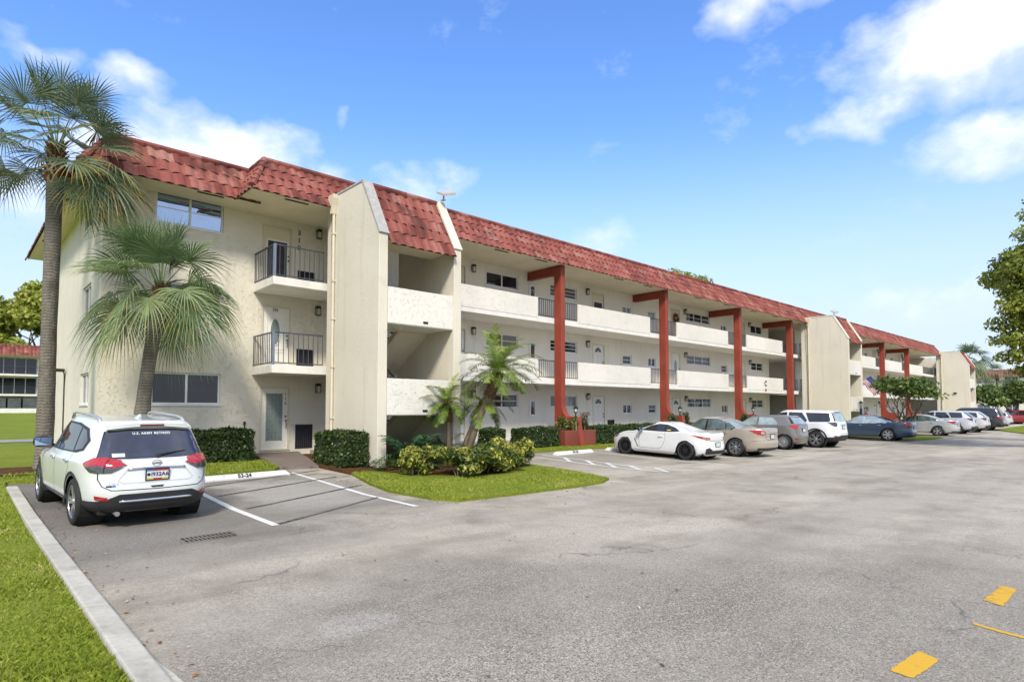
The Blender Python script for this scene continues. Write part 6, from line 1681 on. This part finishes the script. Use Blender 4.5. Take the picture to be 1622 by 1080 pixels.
def sedan(label, loc, paint, L=(2.776, .95, 1.07), W=.90, h=1.47, wr=.335, glassm='car_glass_green', tail='tail', rims=('pair', 'alloy', 16), zs=.95, deck=1.04, chrome=False, rearm=None, name='parked_sedan', fast=-1.0):
    wb, fo, ro = L; S = spec(wb, fo, ro, W, h, wr, .20, zs, .76, deck, zs+.02, 1.10, zs+.02, -1.62, deck+.02, .30, -.78, False, .29, 90, .04, .02, .56)
    c = Car(name, label, 'car', loc, pi/2, S, paint, CG); c.wheels(rims[0], M[rims[1]], rims[2])
    b = zs+.03; t_ = h-.115; R = S['xR']
    c.both('window_trim', [(.98, b-.01), (.42, t_-.03), (.05, t_+.035), (-.55, t_+.03), (-1.0, t_-.08), (-1.36, b+.10), (-1.34, b+.01), (-.3, b-.025)], M['chrome' if chrome else 'gloss_black'], off=.006)
    c.both('side_window', [(.90, b+.005), (.40, t_-.05), (.05, t_+.01), (-.12, t_+.012), (-.12, b-.005)], M[glassm], off=.011)
    c.both('side_window', [(-.20, b-.005), (-.20, t_+.012), (-.52, t_+.008), (-.90, t_-.075), (-.98, b+.015)], M[glassm], off=.011)
    c.both('quarter_window', [(-1.03, b+.02), (-.95, t_-.10), (-1.03, t_-.13), (-1.30, b+.105), (-1.29, b+.03)], M[glassm], off=.011)
    c.patch('rear_window', [(-.62, deck+.045), (-.50, t_-.02), (0, t_+.01), (.50, t_-.02), (.62, deck+.045), (0, deck+.03)], 'B', M[rearm or 'car_glass_pale']); c.patch('windscreen', [(-.68, zs+.08), (.68, zs+.08), (.55, t_-.02), (-.55, t_-.02)], 'F', M[glassm])
    d = deck
    lamps(c, [(-.32, d-.06), (-.16, d-.15), (0, d-.225), (.16, d-.24), (.27, d-.17), (.24, d-.085), (.02, d-.05)], tail)
    for v in ('DL', 'DR'): c.patch('reversing_lens', [(.13, d-.21), (.13, d-.14), (.22, d-.13), (.23, d-.18)], v, M['clear_lens'], off=.016, res=.025)
    c.plate(d-.30, FLP)
    c.ribbon('panel_seam', [(-.62, d-.02), (-.52, d-.22), (-.44, d-.42), (.44, d-.42), (.52, d-.22), (.62, d-.02)], .012, 'B', M['void'])
    c.patch('bumper_lower', [(-.70, .22), (.70, .22), (.74, .33), (-.74, .33)], 'B', M['trim_black'], off=.006)
    mb = MB(); hp = [c.hit(y, d-.175, 'B') for y in np.linspace(-.30, .30, 8)]; mb.tube([q[0]+Vector((-.010, 0, 0)) for q in hp if q], .013, 6); mb.build('chrome_strip', M['chrome'], c.t)
    c.seams([[(.98, b-.03), (.98, .55), (.90, .30)], [(-.16, b-.02), (-.16, .45), (-.14, .29)], [(-1.02, b), (-1.00, .80), (-.86, .60), (-.84, .34), (-.86, .29)], [(.90, .29), (-.86, .29)], [(R+.02, .60), (R+.30, .60), (R+.46, .57)]])
    c.handles([(-.02, zs-.10), (-1.0, zs-.085)], M['chrome'] if chrome else paint); c.mirrors(.74, b+.015, paint, .95)
    mb = MB(); mb.box(R+.25, -.7, .2, R+.6, .7, .4); mb.build('underbody', M['void'], c.t)
    return c
beige = car_paint('beige_metallic', (.44, .38, .30), .35, .32)
c = sedan('beige four door sedan parked behind the white coupe', (22.68, 12.4, -.17), beige, rims=('pair', 'alloy', 14))
for sg in (1, -1): c.patch('tail_ring', [(sg*.645+.055*cos(a), .885+.055*sin(a)) for a in np.linspace(0, 2*pi, 13)[:-1]], 'B', M['clear_lens'], off=.016, res=.03)

def hatch(label, loc, paint, L=(2.51, .78, .62), W=.85, h=1.50, wr=.31, glassm='car_glass_pale', rims=('wide', 'alloy', 9), suv=False, name='parked_hatchback', zs=.98, clad=False, rails=False, tail='tail', rear_slant=.28, rearm=None, spo=True, third=True, rearlow=True):
    wb, fo, ro = L; z0 = .30 if suv else .22
    R_ = -(wb/2+ro)
    S = spec(wb, fo, ro, W, h, wr, z0, zs, zs-.08, zs+.06, zs+.06, wb/2-.15, zs+.04, R_+.10, zs+.10, .42, R_+.12+rear_slant, True, .24, 90, .05, .02, z0+.36)
    c = Car(name, label, 'car', loc, pi/2, S, paint, CG); c.wheels(rims[0], M[rims[1]], rims[2]); b = zs+.07; t_ = h-.125
    xr = R_+.22+rear_slant
    c.both('side_window', [(wb/2-.42, b+.01), (.38, t_-.02), (.08, t_+.02), (-.02, t_+.022), (-.02, b-.005)], M[glassm], off=.010)
    c.both('side_window', [(-.11, b-.005), (-.11, t_+.022), (-.72, t_+.0), (-.98, b+.10), (-.96, b+.01)], M[glassm if not suv else 'car_glass'], off=.010)
    if third: c.both('quarter_window', [(-1.08, b+.02), (-.90, t_-.005), (xr-.02, t_-.03), (xr-.10, b+.10), (xr-.06, b+.03)], M['car_glass'], off=.010)
    c.patch('rear_window', [(-.62, zs+.13), (-.52, t_+.0), (0, t_+.02), (.52, t_+.0), (.62, zs+.13), (0, zs+.11)], 'B', M[rearm or glassm], off=.006)
    c.mirror_back('window_trim', [(.645, zs+.13), (.55, t_+.0), (.585, t_-.0), (.70, zs+.13)], M['gloss_black'], off=.012, res=.025); c.patch('windscreen', [(-.62, zs+.10), (.62, zs+.10), (.52, t_), (-.52, t_)], 'F', M[glassm])
    lamps(c, [(-.22, zs+.07), (-.05, zs-.06), (.05, zs-.12), (.17, zs-.11), (.20, zs+.02), (.10, zs+.09)], tail)
    c.plate(zs-.16, FLP)
    if clad or rearlow: c.patch('bumper_cladding', [(-W+.24, z0), (W-.24, z0), (W-.24, z0+.20), (.45, z0+.26), (-.45, z0+.26), (-W+.24, z0+.20)], 'B', M['trim_black'], off=.014, res=.03)
    if clad:
        for v in ('DL', 'DR'): c.patch('bumper_cladding', [(.14, z0), (.14, z0+.20), (0, z0+.18), (-.25, z0+.17), (-.25, z0)], v, M['trim_black'], off=.0135, res=.03)
    for v in ('DL', 'DR'): c.patch('reflector', [(.02, z0+.20), (.16, z0+.20), (.16, z0+.25), (.02, z0+.25)], v, M['tail'], off=.018, res=.03)
    c.ribbon('panel_seam', [(-.66, zs), (-.60, z0+.34), (.60, z0+.34), (.66, zs)], .012, 'B', M['void'])
    mb = MB(); hp = [c.hit(y, zs-.03, 'B') for y in np.linspace(-.34, .34, 8)]; mb.tube([q[0]+Vector((-.010, 0, 0)) for q in hp if q], .015, 6); mb.build('chrome_strip', M['chrome'], c.t)
    c.seams([[(wb/2-.36, b-.02), (wb/2-.40, .6), (wb/2-.46, z0+.10)], [(-.06, b-.01), (-.06, z0+.10)], [(-1.02, b), (-.98, zs-.22), (-.80, z0+.10)], [(wb/2-.46, z0+.09), (-.80, z0+.09)]])
    c.handles([(.04, zs-.07), (-.92, zs-.06)], paint); c.mirrors(wb/2-.52, b+.03, paint, 1.0)
    if clad:
        arch_trim(c, .075); 
        for v in 'LR': c.ribbon('sill_cladding', [(wb/2-.44, z0+.07), (-wb/2+.44, z0+.07)], .15, v, M['trim_black'], .006)
    if spo:
        mb = MB(); V_ = []
        for y in np.linspace(-.56, .56, 11):
            k = .10*(abs(y)/.56)**4; V_.append([(xr+.25, y, h-.045-.03*(y/.56)**2), (xr-.16+k, y, h-.085-.04*(y/.56)**2), (xr-.16+k, y, h-.115-.04*(y/.56)**2), (xr+.05, y, h-.125-.04*(y/.56)**2)])
        for i in range(10):
            for j in range(3): mb.quad(V_[i][j], V_[i+1][j], V_[i+1][j+1], V_[i][j+1])
        mb.build('spoiler', M['gloss_black'] if clad else paint, c.t)
    if rails:
        for sg in (1, -1):
            mb = MB(); y = sg*(W-.32); mb.tube([(xr+.2, y, h-.06), (xr+.35, y, h+.02), (.1, y, h+.04), (.3, y, h-.05)], .02, 6); mb.build('roof_rail', M['silver_plastic'], c.t)
    mb = MB(); mb.box(R_+.2, -W+.2, z0-.02, R_+.6, W-.2, z0+.2); mb.build('underbody', M['void'], c.t)
    return c
grey = car_paint('warm_grey_metallic', (.20, .185, .175), .4, .3)
c = hatch('small grey hatchback parked between the beige sedan and the white off-roader', (28.0, 12.72, -.16), grey, third=False, rearlow=False)
dw = car_paint('off_road_white', (.70, .71, .72))
c = hatch('white off-roader with black wheel arches and upright tailgate in the row', (30.6, 12.4, -.17), dw, (2.74, .89, .96), .95, 1.73, .375, 'car_glass', ('pair', 'alloy', 12), True, 'parked_suv', 1.08, True, False, 'smoke_lens', .22, 'car_glass_pale')
navy_p = car_paint('navy_metallic', (.045, .075, .125), .4, .26)
c = sedan('navy blue sedan with chrome window trim beside the small grass island', (39.7, 11.95, -.18), navy_p, (2.83, .95, 1.13), .925, 1.455, .345, 'car_glass_pale', rims=('pair', 'alloy', 12), chrome=True, rearm='car_glass', deck=1.05)
silver = car_paint('silver_metallic', (.50, .51, .52), .4, .27)
c = sedan('silver sedan just past the small grass island', (49.55, 11.6, -.19), silver, (2.70, .88, 1.02), .90, 1.44, .33, 'car_glass_green', 'tail', ('pair', 'alloy', 10), chrome=True)
c = hatch('silver crossover parked right behind the silver sedan', (54.4, 11.5, -.19), car_paint('cool_silver_metallic', (.55, .56, .60), .35, .27), (2.79, .98, 1.02), .95, 1.68, .37, 'car_glass', ('pair', 'alloy', 10), True, 'parked_suv', 1.06, False, False, 'tail_dark', .55, 'car_glass')
c = hatch('pale silver crossover half hidden between the silver and the black one', (58.6, 11.3, -.19), car_paint('pale_silver_metallic', (.58, .59, .60), .35, .27), (2.7, .95, .98), .93, 1.66, .36, 'car_glass', ('pair', 'alloy', 10), True, 'parked_suv', 1.04, False, False, 'tail_dark', .5, 'car_glass_pale')
c = hatch('big black SUV, tallest car of the row', (64.6, 11.6, -.19), car_paint('black_paint_car', (.022, .022, .026), .2, .2), (3.07, 1.0, 1.2), 1.0, 1.88, .40, 'car_glass', ('pair', 'alloy', 12), True, 'parked_suv', 1.12, False, True, 'tail', .25, 'car_glass')
c = hatch('pale hatchback with red tail lamps beyond the black SUV', (79.5, 12.4, -.19), car_paint('pale_grey_metallic', (.55, .56, .57), .3, .28), (2.62, .9, .8), .89, 1.55, .32, 'car_glass_pale', ('pair', 'alloy', 10), False, 'parked_hatchback', 1.0, False, False, 'tail', .3)
c = hatch('dark red SUV parked side on at the far right end of the lot', (91.5, 11.9, -.19), car_paint('dark_red_paint', (.25, .014, .018), .2, .22), (2.75, .95, .95), .93, 1.68, .36, 'car_glass', ('pair', 'alloy', 10), True, 'parked_suv', 1.05, True, False, 'tail', .3)
c.t.rotation_euler = (0, 0, pi/2+radians(48)); c.t['group'] = 'cars beyond the row'
# ------------------------------------------------------------------ small fixed things
def stop_block(a, b, label, txt=None):
    a, b = Vector((*a, 0)), Vector((*b, 0)); L = (b-a).length; rz = atan2(b.y-a.y, b.x-a.x); c = (a+b)/2; c.z = zg(c.y)
    t = place(thing('wheel_stop', label, 'wheel stop', group='wheel stops at the head of the bays'), tuple(c))
    t['_o'] = (0, 0, 0); t.rotation_euler = (0, 0, rz)
    mb = MB(); l = L/2
    lo = [(-l, -.10), (l, -.10), (l, .10), (-l, .10)]; up = [(-l+.10, -.055), (l-.10, -.055), (l-.10, .055), (-l+.10, .055)]
    mb.add([(x, y, -.06) for x, y in lo]+[(x, y, .03) for x, y in lo]+[(x, y, .125) for x, y in up], [(3,2,1,0), (8,9,10,11)]+[(i, (i+1) % 4, (i+1) % 4+4, i+4) for i in range(4)]+[(i+4, (i+1) % 4+4, (i+1) % 4+8, i+8) for i in range(4)])
    o = mb.build('block', M['stop_paint'], bevel=.012); o.parent = t
    if txt:
        x_ = text_part('number', txt, .135, M['black'], t, (.25*l if txt == '53-24' else 0, -.082, .078), depth=.004, bold=.004, spacing=1.05, tilt=radians(25))
    return t
stop_block((3.35, 15.05), (6.45, 15.33), 'long white stop block numbered 53-24 at the head of the empty bay', '53-24')
stop_block((16.2, 15.1), (18.45, 15.2), 'white stop block with faded number left of the white coupe', '53-26')
stop_block((19.5, 15.3), (21.3, 15.3), 'white stop block under the nose of the white coupe')

g = place(thing('storm_drain', 'rusty slotted storm drain grate set in the asphalt', 'drain grate'), (2.74, 9.2, -.2))
mb = MB(); x0, x1, y0, y1, z = 2.36, 3.12, 8.98, 9.42, -.2
for q in ((x0, x1, y0, y0+.045), (x0, x1, y1-.045, y1), (x0, x0+.05, y0+.046, y1-.046), (x1-.05, x1, y0+.046, y1-.046), (x0+.051, x1-.051, 9.185, 9.215)): mb.box(q[0], q[2], z-.02, q[1], q[3], z+.005)
for k in range(11): xx = x0+.05+(x1-x0-.1)*(k+1)/12; mb.box(xx-.010, y0+.046, z-.02, xx+.010, 9.184, z+.0042); mb.box(xx-.010, 9.216, z-.02, xx+.010, y1-.046, z+.0042)
mb.build('grate', concrete('rusty_iron', (.13, .11, .09), (.24, .22, .19), 40), g)
mb = MB(); mb.box(x0+.02, y0+.02, z+.0004, x1-.02, y1-.02, z+.0012); mb.build('pit', M['void'], g)

def lantern(label, x, y, z, s=1.0):
    t = place(thing('lantern', label, 'lantern', group='black lanterns on the planters'), (x, y, z))
    mb = MB(); mb.lathe([(0, 0), (.075*s, 0), (.075*s, .02), (.03*s, .04), (.022*s, .12), (.04*s, .15), (.05*s, .17), (.02*s, .175)], (x, y, z), 'z', 12); mb.build('post', M['black'], t)
    mb = MB()
    for k in range(6):
        a = 2*pi*k/6; mb.tube([(x+.055*s*cos(a), y+.055*s*sin(a), z+.17*s), (x+.095*s*cos(a), y+.095*s*sin(a), z+.36*s)], .007, 4)
    mb.lathe([(.125*s, .355*s), (.13*s, .37*s), (.06*s, .44*s), (.03*s, .455*s), (.025*s, .48*s), (.012*s, .5*s), (0, .52*s)], (x, y, z), 'z', 12); mb.build('cage', M['black'], t)
    mb = MB(); mb.lathe([(0, .175*s), (.05*s, .175*s), (.088*s, .35*s), (0, .35*s)], (x, y, z), 'z', 12); mb.build('lamp_glass', M['lamp_glass'], t, smooth=True)
for x, lab in ((19.86, 'black lantern on the first red buttress'), (28.18, 'black lantern on the second red buttress'), (36.58, 'black lantern on the third red buttress'), (57.5, 'black lantern on the buttress behind the silver sedan'), (65.8, 'black lantern on the far buttress near the third stair tower')): lantern(lab, x, 17.25, 1.272)
p_ = lantern('black lantern beside the second stair tower, above the white off-roader', 47.1, 14.4, 1.62, 1.15)
mb = MB(); mb.box(47.04, 14.34, -.2, 47.16, 14.46, 1.615); mp = mb.build('lantern_post', M['black']); tag(mp, 'thin black post carrying the lantern by the second stair tower', 'post')

# flag hanging from the first floor parapet of the far wing
fl = place(thing('flag', 'striped red, white and blue flag hanging on a slanted pole from the far gallery', 'flag'), (57.8, 18.3, 3.75))
mb = MB(); mb.tube([(57.6, 18.38, 3.3), (58.6, 17.0, 4.55)], .02, 6); mb.build('flag_pole', M['steel'], fl)
bl = simple('flag_blue', (.03, .035, .16), .8); rd_ = simple('flag_red', (.28, .015, .025), .8); wh = simple('flag_white', (.5, .5, .5), .8)
mb = MB(); A_ = Vector((58.55, 17.05, 4.5)); u = Vector((.75, -.55, -1.0)).normalized(); v = Vector((-.62, .55, -.55)).normalized()
for i in range(13):
    for j in range(10):
        def Q(i_, j_): return A_ + v*(.075*i_) + u*(.17*j_) + Vector((0, .05*sin(j_*1.1+i_*.2), 0))
        mm = 0 if (i < 7 and j < 4) else (1 if i % 2 == 0 else 2)
        mb.quad(Q(i, j), Q(i+1, j), Q(i+1, j+1), Q(i, j+1), mm)
mb.build('cloth', [bl, rd_, wh], fl)

w_ = place(thing('door_wreath', 'orange and brown autumn wreath hung on a top floor door by the second column', 'wreath'), (32.45, 20.05, 7.15))
R = np.random.default_rng(9); n = 260; a = R.random(n)*2*pi; rr = .22+R.normal(size=n)*.045
ctr = [(32.45+rr[i]*cos(a[i]), 20.06-.05*R.random(), 7.15+rr[i]*sin(a[i])) for i in range(n)]
V, F, T = leaf_cloud(ctr, [.03]*n, 700, .035, R)
fast_mesh('wreath_leaves', V, F, leaf_mat('autumn_leaf', [(0, (.03, .015, .008)), (.5, (.22, .09, .02)), (1, (.42, .22, .05))], .1), w_, w_['_o'], T)

# ------------------------------------------------------------------ far buildings
def far_building(name, label, x0, x1, y, floors, z0, parent_loc, depth=14, gallery=True):
    t = place(thing(name, label, 'building'), parent_loc)
    H = 2.75; top = z0+H*floors
    mb = MB(); mb.box(x0, y, z0-1, x1, y+depth, top); mb.build('wall', M['stucco_pale'], t)
    for f in range(floors):
        za = z0+H*f
        mb = MB(); mb.box(x0-.1, y-1.5, za-.1, x1+.1, y, za+.15); mb.build('balcony_slab', M['slab'], t)
        k = x0
        while k < x1-.2:
            e = min(k+5.2, x1)
            mb = MB(); mb.box(k-.12, y-1.5, za+.15, k+.12, y-1.3, za+H-.1); mb.build('post', M['slab'], t)
            mb = MB(); mb.box(k+.2, y-.06, za+.2, e-.2, y-.004, za+H-.35); wd = mb.build('window', M['pane'], t)
            mb = MB()
            for q in range(5):
                xx = k+.2+(e-k-.4)*q/4; mb.box(xx-.04, y-.09, za+.2, xx+.04, y-.062, za+H-.35)
            mb.build('frame', M['steel'], wd)
            if f > 0: railing([(k+.12, y-1.42), (e-.12, y-1.42)], za+.15, za+1.2, .16, parent=t)
            elif f == 0:
                mb = MB(); mb.box(k+.12, y-1.45, za+.15, e-.12, y-1.35, za+.95); mb.build('parapet', M['slab'], t)
                mb = MB()
                for q in range(3):
                    xx = k+.2+(e-k-.4)*q/3; mb.box(xx+.1, y-1.42, za+1.0, xx+(e-k-.4)/3-.1, y-1.38, za+H-.4)
                mb.build('porch_window', M['pane_mid'], t)
            k += 5.2
    return t, top
ft, top = far_building('far_apartment_block', 'distant three storey block with screened balconies and red tiled roof at the left edge', -22, 9.6, 108, 3, .75, (0, 108, .9))
def simple_roof(a, b, inward, z, run, rise, parent, thick=.25):
    mb = MB(); a, b, n = Vector((*a, 0)), Vector((*b, 0)), Vector((*inward, 0)); d = (b-a).normalized(); L = (b-a).length; k = int(L/.45); r = random.Random(4)
    for c in range(4):
        for i in range(k):
            s0, s1 = L*i/k, L*(i+1)/k; q0 = a+d*s0+n*run*c/4+Vector((0,0,z+rise*c/4)); q1 = a+d*s1+n*run*c/4+Vector((0,0,z+rise*c/4)); up_ = n*run/4+Vector((0,0,rise/4))
            mid = (q0+q1)/2 - n*.10 + Vector((0,0,.05)); mu = mid+up_*.98
            tv = r.random()
            mb.quad(q0, mid, mu, q0+up_, 0, tv); mb.quad(mid, q1, q1+up_, mu, 0, tv)
    o = mb.build('roof', [M['tile']], parent)
    return o
simple_roof((-22.6, 106), (10.2, 106), (0, 1), top-.05, 1.2, 1.5, ft)
mb = MB(); mb.box(-22.4, 106.1, top-.12, 10.0, 122, top+.1); mb.build('soffit', M['soffit'], ft); mb = MB(); mb.box(-22, 107.2, top+.1, 9.8, 122, top+1.4); mb.build('roof_deck', M['gutter'], ft)
rt = place(thing('far_apartment_block', 'distant cream block with orange red roof behind the trees at the right end', 'building'), (150, 12, 0))
mb = MB(); hs_ = []
for f in range(2, 3): pass
ys = [-8+4.4*k for k in range(8)]
for f in range(3):
    for y in ys: hs_.append((y, y+2.1, 1.2+2.7*f, 2.5+2.7*f))
wall_holes(mb, 'y', 150, -10, 27.5, -.4, 8.0, hs_, .1); mb.quad((150, 27.5, -.4), (165, 27.5, -.4), (165, 27.5, 8), (150, 27.5, 8)); mb.build('wall', M['stucco'], rt)
for h in hs_: window('y', 150, *h, 2, 2, 'pane_mid', 'white_frame', .07, parent=rt)
simple_roof((149.1, 28.3), (149.1, -11), (1, 0), 8.0, 1.1, 1.3, rt)
mb = MB(); mb.box(149.2, -10.9, 7.95, 165, 28.2, 8.05); mb.build('soffit', M['soffit'], rt)
